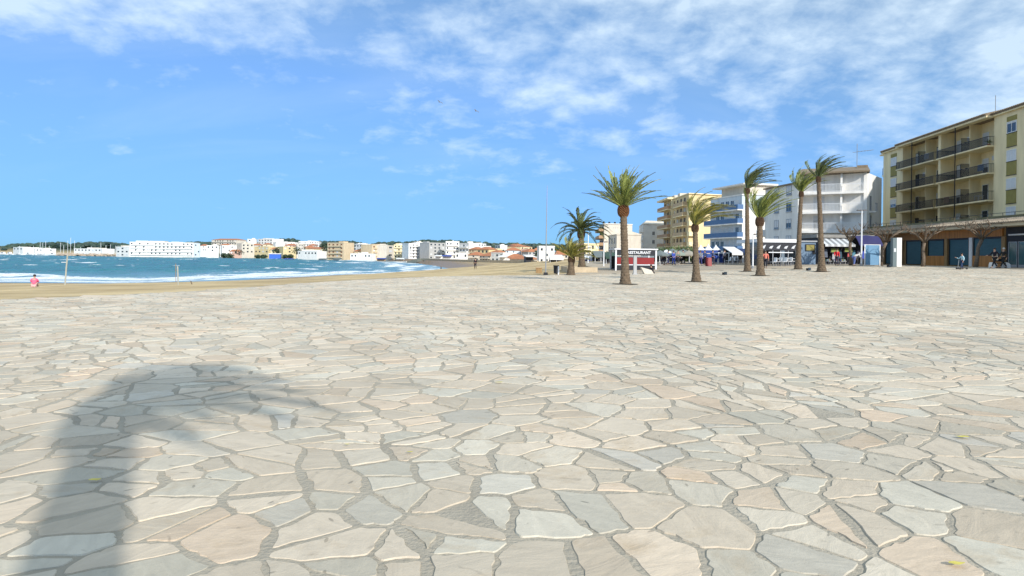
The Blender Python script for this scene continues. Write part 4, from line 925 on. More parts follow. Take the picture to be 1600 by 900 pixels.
# blue beach kiosk
t = thing('beach_kiosk', 'small bright blue beach kiosk with a white roof at the water edge', 'kiosk'); p0, p1 = at(425, 0, 590), at(443, 0, 592); fc = Fac(p0, p1); zk = LZ(*fc.p(5, 0, 0)[:2])
zt_ = at(434, 396, 590).z
m = MB(); fc.box(m, 0, fc.L, -6, 0, zk-2, zt_-.6); m.build('wall', mat('kiosk_blue', (.04, .14, .55), .6, .1, 1), t)
m = MB(); fc.box(m, -.4, fc.L+.4, -6.4, .5, zt_-.597, zt_); m.build('roof', white, t)
# low promenade walls along the far beach
def lowwall(name, label, pa, pb, h, m_, cat='wall', n=6):
    mb = MB(); a, b = Vector(pa[:2]), Vector(pb[:2]); dr = (b-a).normalized(); nn = Vector((dr.y, -dr.x))*.3
    for k in range(n):
        q0 = a.lerp(b, k/n); q1 = a.lerp(b, (k+1)/n); z0, z1 = LZ(*q0), LZ(*q1)
        mb.hexa([(*(q0-nn), z0-1), (*(q1-nn), z1-1), (*(q1+nn), z1-1), (*(q0+nn), z0-1), (*(q0-nn), z0+h), (*(q1-nn), z1+h), (*(q1+nn), z1+h), (*(q0+nn), z0+h)])
    o = mb.build(name, m_); return tag(o, label, cat)
lowwall('promenade_wall', 'long pale wall along the back of the far beach below the white houses', at(430, 0, 590), at(640, 0, 430), 1.2, white_warm)
lowwall('sea_wall', 'low stone wall between the beach and the terracotta-roofed houses', at(641, 0, 425), at(845, 0, 235), 1.0, limestone)
lowwall('quay_wall', 'pale quay wall under the long white seafront apartments', at(195, 0, 600), at(345, 0, 615), 1.6, white_warm)

def leafcloud(m, c, r, n, rg, size, flat=.7):
    for _ in range(n):
        v = Vector((rg.gauss(0, 1), rg.gauss(0, 1), rg.gauss(0, 1))).normalized(); k = rg.uniform(.55, 1.0)
        p = Vector(c)+Vector((v.x*r[0], v.y*r[1], v.z*r[2]))*k
        a = Vector((rg.uniform(-1, 1), rg.uniform(-1, 1), rg.uniform(-.4, .4))).normalized()*size*rg.uniform(.6, 1.2); b = a.orthogonal().normalized()*size*rg.uniform(.5, 1)
        i = len(m.v); m.v += [p-a*.5, p+b*.5, p+a*.5, p-b*.5]; m.f.append((i, i+1, i+2, i+3))
# wooded hill crest behind the town
prof = [(-40, 386), (0, 385), (20, 381), (50, 379.5), (80, 377.5), (100, 378.5), (112, 381), (125, 378), (165, 377.5), (190, 380), (210, 383), (250, 383), (295, 377.5), (330, 378), (370, 377), (400, 378), (430, 374), (450, 372), (480, 377), (520, 376.5), (548, 375.5), (560, 379), (578, 381), (592, 378), (625, 377.5), (645, 377), (665, 374.5), (700, 375), (735, 377), (770, 379.5), (800, 379.5), (840, 380.5), (870, 381), (905, 384), (950, 388)]
wm_ = MB(); rg = random.Random(3); xs = [p[0] for p in prof]; ys = [p[1] for p in prof]
for k in range(1500):
    px = rg.uniform(-60, 950); f = rg.random(); d = 860+330*f if px > 190 else 980+260*f
    yt = np.interp(px, xs, ys)+rg.uniform(-.8, 1.4)+(1-f)*rg.uniform(1, 8)
    q = at(px, yt, d); r_ = rg.uniform(3.2, 6.5)
    i0 = len(wm_.v); wm_.ball((q.x, q.y, q.z-r_*.6), (r_, r_, r_*.68), 7, 5, .55, k)
    if f > .45: wm_.tube([(q.x, q.y, q.z-14), (q.x, q.y, q.z-r_*.6)], .5, 4)
o = wm_.build('pine_wood', leafmat('far_pine_wood', (.012, .030, .028), (.05, .085, .05), .06), smooth=False); tag(o, 'dark green pine wood along the hill crest behind the far town', 'woodland', kind='stuff')
# trees of their own within the town
tw = [(372, 389, 640, 'dark'), (418, 384, 700, 'd'), (434, 385, 640, 'd'), (446, 397, 590, 'd'), (454, 396, 585, 'd'), (462, 384, 640, 'd'), (503, 379, 640, 'd'), (511, 383, 600, 'd'), (570, 384, 560, 'd'), (578, 383, 565, 'd'), (547, 380, 620, 'd'), (402, 397, 620, 'd'), (412, 397, 620, 'd'), (350, 394, 625, 'd'), (358, 395, 620, 'd'), (745, 383, 520, 'd'), (772, 386, 520, 'd'), (790, 390, 400, 'd'), (827, 386, 420, 'd'), (845, 389, 300, 'd'), (640, 376, 700, 'd'), (663, 374, 720, 'd'), (700, 377, 700, 'd')]
where = ['below the wide hill hotel', 'on the slope above the orange-roofed cottage', 'beside the white terrace row', 'right of the blue beach kiosk', 'second right of the blue beach kiosk', 'above the yellow villa', 'left of the brown-balconied hotel crest', 'hard against the left hotel', 'left of two above the pink roofs', 'right of two above the pink roofs', 'behind the left hotel roof', 'left of the blue beach kiosk', 'nearest left of the blue beach kiosk', 'in front of the white house under the hill hotel', 'before the pink waterside house', 'above the bright yellow house', 'behind the cream shallow-roofed house', 'left of the wide veranda house', 'over the pinkish white block', 'behind the tall plain white house', 'on the crest above the white and glass tower', 'on the crest, taller one above the glass tower', 'on the crest above the white stepped apartments']
for (px, yt, d, _), wh in zip(tw, where):
    q = at(px, yt, d); zb = LZ(q.x, q.y); t = thing('garden_tree', 'rounded dark green tree '+wh, 'tree', (q.x, q.y, zb), group='trees among the far houses'); h = max(3.0, q.z-zb); rr_ = min(5, h*.45)
    m = MB(); m.tube([(0, 0, -.5), (.1, 0, h*.45), (0, 0, h*.7)], [.35, .25, .15], 6); m.build('trunk', bark, t)
    m = MB()
    for k in range(5): leafcloud(m, (rg.uniform(-.5, .5)*rr_, rg.uniform(-.5, .5)*rr_, h-rr_*rg.uniform(.6, 1.1)), (rr_*.75, rr_*.75, rr_*.6), 60, rg, 1.3)
    m.build('crown', pine_leaf, t)

# breakwater and harbour
m = MB(); rg = random.Random(9)
for k in range(420):
    s = rg.random(); px = 95+s*115; d = 690-30*s+rg.uniform(-5, 5); q = at(px, 0, d); hgt = SEA+rg.uniform(-.4, 2.2)*(1-abs(rg.uniform(-.4, .4)))
    m.ball((q.x, q.y, hgt), (rg.uniform(1.4, 2.8), rg.uniform(1.2, 2), rg.uniform(.8, 1.4)), 6, 4, .8, k)
o = m.build('breakwater', mat('breakwater_rock', (.42, .34, .26), .9, .3, .3)); tag(o, 'long mound of tan boulders in front of the moored yachts', 'breakwater')
def yacht(label, px, ytop, d, mast=True, L=11):
    q = at(px, ytop, d); t = thing('sailing_boat' if mast else 'motor_boat', label, 'sailing boat' if mast else 'motor boat', (q.x, q.y, SEA), rg.uniform(-.5, .5), 'boats moored in the marina')
    m = MB(); n = 8; sec = []
    for k in range(n+1):
        s = k/n; x = (s-.5)*L; wd = L*.16*math.sin(math.pi*min(1, (1-s)*.9+.12))**.7+.05; sh = 1.0+.5*s**2
        sec.append([(x, -wd, sh), (x, -wd*.6, -.1), (x, wd*.6, -.1), (x, wd, sh)])
    for s_ in sec: m.v += s_
    for k in range(n):
        for j in range(4): a = k*4+j; b = k*4+(j+1) % 4; m.f.append((a, b, b+4, a+4))
    m.f += [(0, 1, 2, 3), (n*4+3, n*4+2, n*4+1, n*4)]; m.build('hull', white_metal, t)
    m = MB(); hc = .9 if mast else 2.2; m.hexa([(-L*.28, -L*.09, 1.0), (L*.15, -L*.09, 1.05), (L*.15, L*.09, 1.05), (-L*.28, L*.09, 1.0), (-L*.25, -L*.08, 1.0+hc), (L*.06, -L*.08, 1.0+hc), (L*.06, L*.08, 1.0+hc), (-L*.25, L*.08, 1.0+hc)]); cb = m.build('cabin', white_metal, t)
    m = MB(); m.box(-L*.2, L*.02, -L*.098, -L*.092, 1.0+hc*.4, 1.0+hc*.75); m.build('window', glass, cb)
    if mast:
        H = q.z-SEA; m = MB(); m.tube([(.6, 0, 1), (.6, 0, H)], .17, 5); m.build('mast', white_metal, t)
        m = MB(); m.tube([(.5, 0, 2.2), (-L*.4, 0, 2.1)], .16, 5); m.build('boom', white_metal, t)
ym = [(62, 378), (66, 380), (71, 377), (76, 384), (94, 379), (99, 383), (105, 376), (109.5, 371.5), (116, 376), (125, 386), (142, 385), (157, 379), (165, 383), (172, 382), (180, 384), (30, 384), (52, 384)]
lbs = ['second mast from the left pair of the marina', 'third mast from the left of the marina', 'tallest mast of the left cluster', 'short mast right of the left cluster', 'white mast just left of the slanted beach post', 'short mast beside the slanted beach post', 'mast next to the tallest one, left side', 'tallest mast of the whole marina', 'mast next to the tallest one, right side', 'low mast before the long harbour store', 'low mast over the middle of the long harbour store', 'lone tall mast near the right end of the harbour store', 'mast at the right end of the long harbour store', 'mast left of the last one by the white annex', 'last mast before the white annex', 'first mast by the leftmost harbour shed', 'low mast between the harbour shed and the left cluster']
for (x, y), lb in zip(ym, lbs): yacht('moored white yacht, '+lb, x, y, 725+rg.uniform(-12, 12))
for x, lb in ((6, 'leftmost in view at the photo edge'), (16, 'below the leftmost harbour shed'), (46, 'low beside the harbour shed'), (84, 'left of the slanted beach post'), (132, 'half hidden by breakwater boulders, left'), (150, 'half hidden by breakwater boulders, right')):
    yacht('white motor cruiser, '+lb, x, 388, 715, mast=False, L=12)

# ================================================================== people
def skin_mesh(name, verts, edges, radii, m, parent, sub=1, root=0):
    me = bpy.data.meshes.new(name+'_c'); me.from_pydata([tuple(v) for v in verts], edges, []); o = bpy.data.objects.new(name+'_c', me); COL.objects.link(o)
    md = o.modifiers.new('s', 'SKIN'); md.use_smooth_shade = True
    for i, r in enumerate(radii):
        sv_ = me.skin_vertices[0].data[i]; sv_.radius = r if hasattr(r, '__len__') else (r, r); sv_.use_root = (i == root)
    s2 = o.modifiers.new('u', 'SUBSURF'); s2.levels = sub; s2.render_levels = sub
    dg = bpy.context.evaluated_depsgraph_get(); dg.update(); me2 = bpy.data.meshes.new_from_object(o.evaluated_get(dg)); bpy.data.objects.remove(o)
    me2.name = name; me2.materials.clear(); me2.materials.append(m); r_ = bpy.data.objects.new(name, me2); COL.objects.link(r_); r_.parent = parent
    me2.polygons.foreach_set('use_smooth', [True]*len(me2.polygons)); return r_
skin_m = mat('skin', (.48, .28, .19), .6, .05, 5); hair_d = mat('dark_hair', (.025, .018, .014), .7, .3, 12); hair_w = mat('light_hair', (.5, .48, .44), .7, .2, 12)
def cloth(c): return mat('cloth_%d_%d_%d' % tuple(int(x*100) for x in c), c, .85, .15, 6)
def person(label, x, y, z, rz, h=1.7, top=(.05, .05, .06), legs=(.03, .03, .05), pose='stand', stride=.25, hair=hair_d, arm=.1, group=None, shoe=(.05, .04, .04), skirt=False):
    t = thing('person', label, 'person', (x, y, z), rz, group); k = h/1.7
    # +y is forward
    if pose == 'sit':      # seated on the ground, knees drawn up
        hip = Vector((0, 0, .13)); hp = [Vector((-.1, .02, .13)), Vector((.1, .02, .13))]; kn = [Vector((-.14, .36, .42)), Vector((.14, .36, .42))]; an = [Vector((-.13, .62, .08)), Vector((.13, .62, .08))]
        ch = Vector((0, .10, .50)); nk = Vector((0, .18, .66)); hd = Vector((0, .23, .80)); sh = [Vector((-.18, .13, .56)), Vector((.18, .13, .56))]; el_ = [Vector((-.24, .30, .36)), Vector((.24, .30, .36))]; ha = [Vector((-.10, .50, .38)), Vector((.10, .50, .38))]
    elif pose == 'chair':
        hip = Vector((0, 0, .47)); hp = [Vector((-.1, .02, .47)), Vector((.1, .02, .47))]; kn = [Vector((-.12, .44, .50)), Vector((.12, .44, .50))]; an = [Vector((-.12, .46, .09)), Vector((.12, .42, .09))]
        ch = Vector((0, -.02, .86)); nk = Vector((0, 0, 1.03)); hd = Vector((0, .04, 1.18)); sh = [Vector((-.19, 0, .94)), Vector((.19, 0, .94))]; el_ = [Vector((-.24, .06, .68)), Vector((.24, .06, .68))]; ha = [Vector((-.12, .30, .60)), Vector((.12, .30, .60))]
    else:
        b_ = .42 if pose == 'bend' else 0
        hip = Vector((0, 0, .93)); hp = [Vector((-.09, 0, .90)), Vector((.09, 0, .90))]; kn = [Vector((-.10, stride*.45+.04, .50)), Vector((.10, -stride*.3+.04, .49))]; an = [Vector((-.10, stride, .09)), Vector((.10, -stride, .11))]
        ch = Vector((0, b_*.75, 1.28-b_*.35)); nk = Vector((0, b_*1.2+.01, 1.45-b_*.75)); hd = Vector((0, b_*1.4+.03, 1.60-b_*.95))
        sh = [Vector((-.19, b_, 1.40-b_*.6)), Vector((.19, b_, 1.40-b_*.6))]; el_ = [Vector((-.25, b_-stride*.5, 1.12-b_*.5)), Vector((.25, b_+stride*.5+arm*.3, 1.12-b_*.5))]; ha = [Vector((-.25, b_-stride*.6+.10, .86-b_*.3)), Vector((.24, b_+stride*.8+arm, .88+arm-b_*.3))]
    S = lambda v: tuple(v*k)
    V_ = [hip, (hip+ch)/2, ch, nk, hd-Vector((0, 0, .02)), hd+Vector((0, 0, .09))]; E_ = [(0, 1), (1, 2), (2, 3), (3, 4), (4, 5)]; Rr = [(.125, .10), (.11, .085), (.14, .10), .055, .085, .07]
    for i in (0, 1):
        n0 = len(V_); V_ += [hp[i], kn[i], an[i], an[i]+Vector((0, .13, -.04))]; E_ += [(0, n0), (n0, n0+1), (n0+1, n0+2), (n0+2, n0+3)]; Rr += [.085, .055, .038, .035]
        n0 = len(V_); V_ += [sh[i], el_[i], ha[i]]; E_ += [(2, n0), (n0, n0+1), (n0+1, n0+2)]; Rr += [.055, .042, .028]
    b_o = skin_mesh('body', [S(v) for v in V_], E_, [((r[0]*k, r[1]*k) if hasattr(r, '__len__') else r*k) for r in Rr], skin_m, t)
    bm = bmesh.new(); bm.from_mesh(b_o.data); mb = MB()      # hands with five fingers, nose and ears join the body mesh
    for i in (0, 1):
        dr = (ha[i]-el_[i]).normalized(); sd = Vector((0, 1, 0)) if abs(dr.z) > .6 else Vector((1, 0, 0)); sd = (sd-dr*sd.dot(dr)).normalized(); nn = dr.cross(sd)
        c = ha[i]+dr*.04; mb.ball(tuple(c*k), (.028*k, .035*k, .045*k), 8, 6)
        for f in range(4):
            p = c+dr*.035+sd*(f-1.5)*.019; l = (.06, .07, .075, .06)[f]; mb.tube([tuple(p*k), tuple((p+dr*l*.55)*k), tuple((p+dr*l+nn*.02*(1 if i else -1))*k)], [.010*k, .009*k, .007*k], 6)
        p = c+sd*.028; mb.tube([tuple(p*k), tuple((p+sd*.028+dr*.03)*k), tuple((p+sd*.03+dr*.06)*k)], [.012*k, .010*k, .008*k], 6)
    mb.ball(tuple((hd+Vector((0, .095, .02)))*k), (.014*k, .022*k, .02*k), 6, 5)
    for s_ in (-1, 1): mb.ball(tuple((hd+Vector((s_*.088, -.005, .025)))*k), (.012*k, .02*k, .03*k), 6, 5)
    me = bpy.data.meshes.new('x'); me.from_pydata([tuple(v) for v in mb.v], [], mb.f); bm.from_mesh(me); bm.to_mesh(b_o.data); bm.free()
    e_ = MB()
    for s_ in (-1, 1): e_.ball(tuple((hd+Vector((s_*.034, .082, .045)))*k), .011*k, 6, 5)
    tag(e_.build('eyes', darkmetal, t))
    V2 = [hip+Vector((0, 0, -.01)), (hip+ch)/2, ch, nk-Vector((0, 0, .03))]; E2 = [(0, 1), (1, 2), (2, 3)]; R2 = [(.15, .12), (.135, .11), (.165, .125), .075]
    for i in (0, 1):
        n0 = len(V2); V2 += [sh[i], el_[i], el_[i].lerp(ha[i], .85)]; E2 += [(2, n0), (n0, n0+1), (n0+1, n0+2)]; R2 += [.075, .06, .045]
    skin_mesh('jacket', [S(v) for v in V2], E2, [((r[0]*k, r[1]*k) if hasattr(r, '__len__') else r*k) for r in R2], cloth(top), t)
    V3 = [hip+Vector((0, 0, -.0))]; E3 = []; R3 = [(.145, .12)]
    for i in (0, 1):
        n0 = len(V3); V3 += [hp[i]+Vector((0, 0, -.03)), kn[i], an[i].lerp(kn[i], .08)]; E3 += [(0, n0), (n0, n0+1), (n0+1, n0+2)]; R3 += [.10, .072, .055]
    skin_mesh('trousers', [S(v) for v in V3], E3, [((r[0]*k, r[1]*k) if hasattr(r, '__len__') else r*k) for r in R3], cloth(legs), t)
    for i in (0, 1):
        m_ = MB(); a = an[i]; m_.ball(tuple((a+Vector((0, .06, -.045)))*k), (.045*k, .13*k, .048*k), 8, 6); m_.build('shoe', cloth(shoe), t, smooth=True)
    m_ = MB(); c = hd+Vector((0, -.022, .05)); m_.ball(tuple(c*k), (.103*k, .105*k, .10*k), 10, 8, .12, int(x*10)); m_.build('hair', hair, t, smooth=True)
    return t
def gp(px, py, d): q = at(px, py, d); return q.x, q.y
# beach
x, y = gp(58, 0, 52); zb = LZ(x, y); person('person in a bright pink jacket sitting on the sand looking towards the sea', x, y, zb, R(25), 1.75, (.85, .12, .22), (.62, .40, .38), 'sit')
x, y = gp(747.5, 0, 108); person('person in dark clothes walking on the beach, the nearer walker', x, y, LZ(x, y), R(20), 1.78, (.02, .012, .02), (.015, .012, .02), 'stand', .12)
x, y = gp(694, 0, 205); person('person in dark clothes far off near the waterline, the farther walker', x, y, LZ(x, y), R(-70), 1.75, (.04, .03, .03), (.03, .03, .04), 'stand', .2)
# plaza and promenade
def put(label, px, d, rz, **k): x, y = gp(px, 0, d); return person(label, x, y, GZ(x, y)+.03, R(rz), **k)
put('person in a pink jacket and dark trousers standing by the dark pavilion', 1201, 66, 150, top=(.75, .22, .16), legs=(.02, .02, .03), stride=.12)
put('person in a red jacket in front of the striped awning shop', 1312, 68.5, 170, top=(.65, .03, .04), legs=(.05, .05, .08), stride=.06)
put('person in a white top and blue trousers bending forward beside the blue panel', 1339, 66, -80, top=(.6, .6, .58), legs=(.12, .16, .38), pose='bend', stride=.1, hair=hair_w)
put('dark-dressed person walking left beside the bench, in front', 1559, 56.2, 95, top=(.015, .015, .02), legs=(.012, .012, .015), stride=.34, arm=.2)
put('dark-dressed person carrying a cream bag, walking behind the other at the bench', 1573, 56.5, 85, top=(.02, .02, .02), legs=(.02, .02, .022), stride=.3, hair=hair_w)
put('child in a pale blue top riding a low three-wheeled scooter', 1508, 55.5, 80, h=1.32, top=(.40, .60, .68), legs=(.03, .05, .12), stride=.16, arm=.35)
for px, d, c, l_, rz, lb in ((1041, 80, (.6, .6, .62), (.03, .03, .05), 30, 'in a white shirt at the left end of the parasols'), (1049, 82, (.10, .14, .35), (.04, .05, .15), 100, 'in a blue sweater under the first grey parasol'), (1057, 79, (.05, .09, .40), (.03, .06, .30), 200, 'all in vivid blue between the parasols'), (1064, 81, (.42, .30, .22), (.04, .04, .05), 160, 'in a tan coat between the parasols'), (1072, 83, (.05, .05, .06), (.02, .02, .03), 60, 'in black near the golden-green palm'), (1099, 76, (.5, .5, .52), (.05, .06, .2), 190, 'in a light top right of the golden-green palm'), (1106, 77, (.10, .15, .3), (.03, .03, .05), 120, 'in navy in front of the blue tents'), (1118, 76, (.03, .04, .10), (.02, .02, .05), -120, 'in dark blue right of the red board'), (1137, 78, (.3, .3, .34), (.03, .03, .04), 20, 'in grey beneath the white gazebo frame')):
    put('person '+lb, px, d, rz, top=c, legs=l_, stride=.14, group='people strolling by the terraces')

# ================================================================== terraces, street furniture and small things along the promenade
def local(px, d, z=None):
    x, y = gp(px, 0, d); return x, y, (GZ(x, y)+.03 if z is None else z)
def lettering(txt, size, m_, parent, loc, rot, name='lettering', depth=.02):
    cu = bpy.data.curves.new(name, 'FONT'); cu.body = txt; cu.size = size; cu.extrude = depth; cu.align_x = 'CENTER'; cu.align_y = 'CENTER'; cu.offset = .012
    o = bpy.data.objects.new(name, cu); COL.objects.link(o); dg = bpy.context.evaluated_depsgraph_get(); dg.update()
    me = bpy.data.meshes.new_from_object(o.evaluated_get(dg)); bpy.data.objects.remove(o); me.materials.clear(); me.materials.append(m_)
    o = bpy.data.objects.new(name, me); COL.objects.link(o); o.parent = parent; o.location = loc; o.rotation_euler = rot; return o
# restaurant kiosk
x, y, z = local(966, 70, .28); wd = (1031-966)/F*70
t = thing('restaurant_kiosk', 'white framed restaurant terrace kiosk with a black sign band and red lower panels', 'kiosk', (x, y, z))
Hk = at(1000, 388.5, 70).z-z
m = MB(); m.box(-.1, wd+.1, -.1, 4, Hk-.13, Hk); m.build('roof', white_metal, t)
for a in (0, wd-.16):
    for b in (0, 3.7): m = MB(); m.box(a, a+.16, b, b+.16, -.3, Hk-.133); m.build('post', white_metal, t)
m = MB(); m.box(.16, wd-.16, .02, .10, Hk-.72, Hk-.135); sg = m.build('sign_board', dark_int, t)
lettering('RESTAURANT', .40, white_metal, sg, (2.5, .0, Hk-.43), (R(90), 0, 0))
for k in range(2):
    a = .2+k*(wd-.4)/2; m = MB(); m.box(a, a+(wd-.4)/2-.06, .04, .10, .62, 1.32); m.build('windbreak_panel', red_m, t)
    m = MB(); m.box(a, a+(wd-.4)/2-.06, .05, .07, 1.34, Hk-.75); m.build('pane', mat('clear_glass', (.5, .6, .65), .05, .05, 1, alpha=.22), t)
m = MB(); m.box(.16, wd-.16, .03, .12, .50, .60); m.build('rail', white_metal, t)
m = MB(); m.box(.1, wd-.1, 3.9, 3.98, 0, Hk-.8); m.build('back_wall', dark_int, t)
m = MB(); m.box(.2, wd-.2, .3, 3.7, -.3, .12); m.build('floor_deck', dark_int, t)
m = MB(); m.box(.2, wd-.2, .13, .28, -.2, .5); m.build('kick_board', dark_int, t)

def table_set(px, d, label_t, chair_m, n=2, tm=white_metal, cg='terrace chairs', pos='', rz=0.0):
    x, y, z = local(px, d); t = thing('cafe_table', 'small round cafe table '+pos, 'table', (x, y, z), rz, 'cafe tables on the terraces')
    m = MB(); m.tube([(0, 0, .72), (0, 0, .75)], .38, 14); m.build('table_top', tm, t)
    m = MB(); m.tube([(0, 0, .02), (0, 0, .72)], .03, 6); m.build('leg', grey_metal, t); m = MB(); m.tube([(0, 0, 0), (0, 0, .02)], .22, 10); m.build('base', grey_metal, t)
CH = None
def chair(px, d, rz, m_, label, grp):
    x, y, z = local(px, d); t = thing('cafe_chair', label, 'chair', (x, y, z), rz, grp)
    m = MB(); m.box(-.23, .23, -.22, .22, .43, .47); m.build('seat', m_, t)
    m = MB(); m.hexa([(-.22, .20, .47), (.22, .20, .47), (.22, .24, .47), (-.22, .24, .47), (-.2, .27, .88), (.2, .27, .88), (.2, .31, .88), (-.2, .31, .88)]); m.build('backrest', m_, t)
    for a in (-.2, .2):
        for b in (-.19, .19): m = MB(); m.tube([(a, b, 0), (a*.95, b*.95, .43)], .018, 5); m.build('leg', grey_metal, t)
i = 0
for px, d in ((1214, 69.5), (1222, 69.8), (1230, 69.4), (1238, 69.7)):
    i += 1; w_ = ('by the left post', 'second from the left post', 'third from the left post', 'by the right wall panel')[i-1]
    table_set(px+2.5, d+.6, '', None, pos='in the dark pavilion '+w_)
    for s_ in (-1, 1): chair(px+2.5+s_*3.3, d+.3+.2*s_, R(90)*s_+.3, white_metal, 'white cafe chair in the dark pavilion, %s of the table %s' % ('left' if s_ < 0 else 'right', w_), 'white pavilion chairs')
i = 0
for px, d in ((1040, 84), (1053, 85.5), (1066, 84.5), (1148, 77), (1155, 78.5)):
    w_ = ('under the leftmost parasol', 'between the middle parasols', 'under the right parasols', 'left under the white tensioned awning', 'right under the white tensioned awning')[i]; i += 1
    table_set(px, d, '', None, pos=w_); 
    for s_ in (-1, 1): chair(px+s_*5.5, d-.3, R(90)*s_, white_metal if i > 3 else darkmetal, '%s cafe chair %s of the table %s' % ('white' if i > 3 else 'dark', 'left' if s_ < 0 else 'right', w_), 'terrace chairs under parasols')

# dark glazed pavilion
x0_, x1_ = gp(1189, 0, 72)[0], gp(1246, 0, 72)[0]; zp = GZ(x0_, 72); wd = x1_-x0_; Hp = at(1215, 373.5, 72).z-zp
t = thing('terrace_pavilion', 'dark glazed terrace pavilion with a white roof edge between the palms', 'pavilion', (x0_, 72, zp))
m = MB(); m.box(-.3, wd+.2, -.4, 6, Hp-.38, Hp); m.build('roof', white_metal, t)
m = MB(); m.box(-.2, wd+.1, -.3, -.2, Hp-1.25, Hp-.383); sg = m.build('sign_board', dark_int, t)
rg = random.Random(4)
for k in range(5):     # pale worn emblems along the band
    m = MB(); c = .45+k*.8; m.hexa([(c-.2, -.33, Hp-1.0), (c+.1, -.33, Hp-1.05), (c+.1, -.305, Hp-1.05), (c-.2, -.305, Hp-1.0), (c-.05, -.33, Hp-.8), (c+.28, -.33, Hp-.62-.1*(k%2)), (c+.28, -.305, Hp-.62-.1*(k%2)), (c-.05, -.305, Hp-.8)]); m.build('emblem', shutter_w, sg)
for k in range(6): m = MB(); a = -.2+k*(wd+.2)/5; m.box(a, a+.07, -.3, -.23, -.2, Hp-1.253); m.build('post', grey_metal, t)
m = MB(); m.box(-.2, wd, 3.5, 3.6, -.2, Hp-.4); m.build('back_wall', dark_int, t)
m = MB(); m.box(-.2, -.15, -.2, 3.4, -.2, Hp-.4); m.build('side_wall', mat('smoked_glass', (.03, .04, .05), .1, .1, 1), t)
m = MB(); m.box(1.0, wd-.3, -.36, -.31, Hp-1.5, Hp-1.40); m.build('menu_rail', white_metal, t)
# grey-blue wall panel with a dark framed box on it
x0_ = gp(1248, 0, 72.5)[0]; x1_ = gp(1279, 0, 72.5)[0]; zp = GZ(x0_, 72.5); wd = x1_-x0_
t = thing('kiosk_cabin', 'grey-blue painted cabin wall between the two tall palms with a black framed menu box', 'kiosk', (x0_, 72.5, zp)); Hc = at(1260, 378, 72.5).z-zp
m = MB(); m.box(0, wd, 0, 3, -.2, Hc); m.build('wall', mat('grey_blue_paint', (.14, .21, .30), .7, .15, .8), t)
m = MB(); m.box(-.1, wd+.1, -.15, 3.1, Hc+.003, Hc+.14); m.build('roof', grey_metal, t)
m = MB(); m.box(wd-1.15, wd-.1, -.08, -.003, Hc-1.0, Hc-.25); f_ = m.build('menu_box', darkmetal, t); m = MB(); m.box(wd-1.05, wd-.2, -.10, -.083, Hc-.92, Hc-.33); m.build('menu_sheet', olive, f_)
m = MB(); m.box(wd-.35, wd-.05, -.06, -.004, 1.2, 1.9); m.build('door_hatch', darkmetal, t)
# striped-awning shop
x0_ = gp(1286, 0, 74)[0]; x1_ = gp(1372, 0, 74)[0]; zp = GZ(x0_, 74); wd = x1_-x0_
t = thing('awning_shop', 'dark-fronted beach shop with a grey striped awning and hanging goods', 'shop', (x0_, 74, zp)); Hs = at(1310, 377, 74).z-zp
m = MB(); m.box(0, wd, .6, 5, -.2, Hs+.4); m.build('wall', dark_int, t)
m = MB(); m.box(-.2, wd+.2, .4, 5.2, Hs+.403, Hs+.75); m.build('roof', mat('awning_roof_grey', (.25, .24, .22), .8, .2, 1), t)
aw = (x1_-x0_)*.54
for k in range(10):
    a = k*aw/10; m = MB(); m.hexa([(a, -1.2, Hs-.42), (a+aw/10-.005, -1.2, Hs-.42), (a+aw/10-.005, .59, Hs+.28), (a, .59, Hs+.28), (a, -1.2, Hs-.38), (a+aw/10-.005, -1.2, Hs-.38), (a+aw/10-.005, .59, Hs+.33), (a, .59, Hs+.33)])
    m.box(a, a+aw/10-.005, -1.23, -1.203, Hs-.62, Hs-.39); m.build('awning_strip', (grey_metal if k % 2 else shutter_w), t)
m = MB(); n = 14; a0, a1 = aw+.3, wd+.1     # bulging purple-blue awning
for i in range(n+1):
    for j in range(7):
        u = i/n; v = j/6; m.v.append((a0+(a1-a0)*u, .55-2.0*v, Hs+.50-.95*v**2.2-.12*math.sin(u*9)*v+.25*math.sin(math.pi*v)))
for i in range(n):
    for j in range(6): q = i*7+j; m.f.append((q, q+7, q+8, q+1))
o = m.build('purple_awning', purple, t, smooth=True); so = o.modifiers.new('s', 'SOLIDIFY'); so.thickness = .03
for (a, c_, z1) in ((.9, olive, Hs-.75), (2.4, olive, Hs-.68)):
    m = MB(); m.box(a, a+1.0, -.5, -.42, z1-.55, z1); f_ = m.build('hanging_sign', darkmetal, t); m = MB(); m.box(a+.08, a+.92, -.53, -.503, z1-.47, z1-.08); m.build('sign_face', mat('lime_sign', (.25, .30, .07), .6, .3, 3), f_)
for k, (a, z1, c_) in enumerate(((.3, 1.7, (.12, .14, .18)), (1.2, 1.5, (.4, .4, .42)), (1.9, 1.6, (.05, .1, .14)), (2.9, 1.8, (.5, .1, .1)), (3.4, 1.6, (.08, .22, .3)), (3.9, 1.7, (.03, .03, .05)), (4.5, 1.6, (.05, .08, .4)), (5.0, 1.5, (.25, .2, .4)))):
    m = MB(); m.hexa([(a, -.3, z1-.9), (a+.42, -.3, z1-.9), (a+.42, -.18, z1-.9), (a, -.18, z1-.9), (a+.08, -.27, z1), (a+.34, -.27, z1), (a+.34, -.2, z1), (a+.08, -.2, z1)]); m.build('hanging_garment', cloth(c_), t)
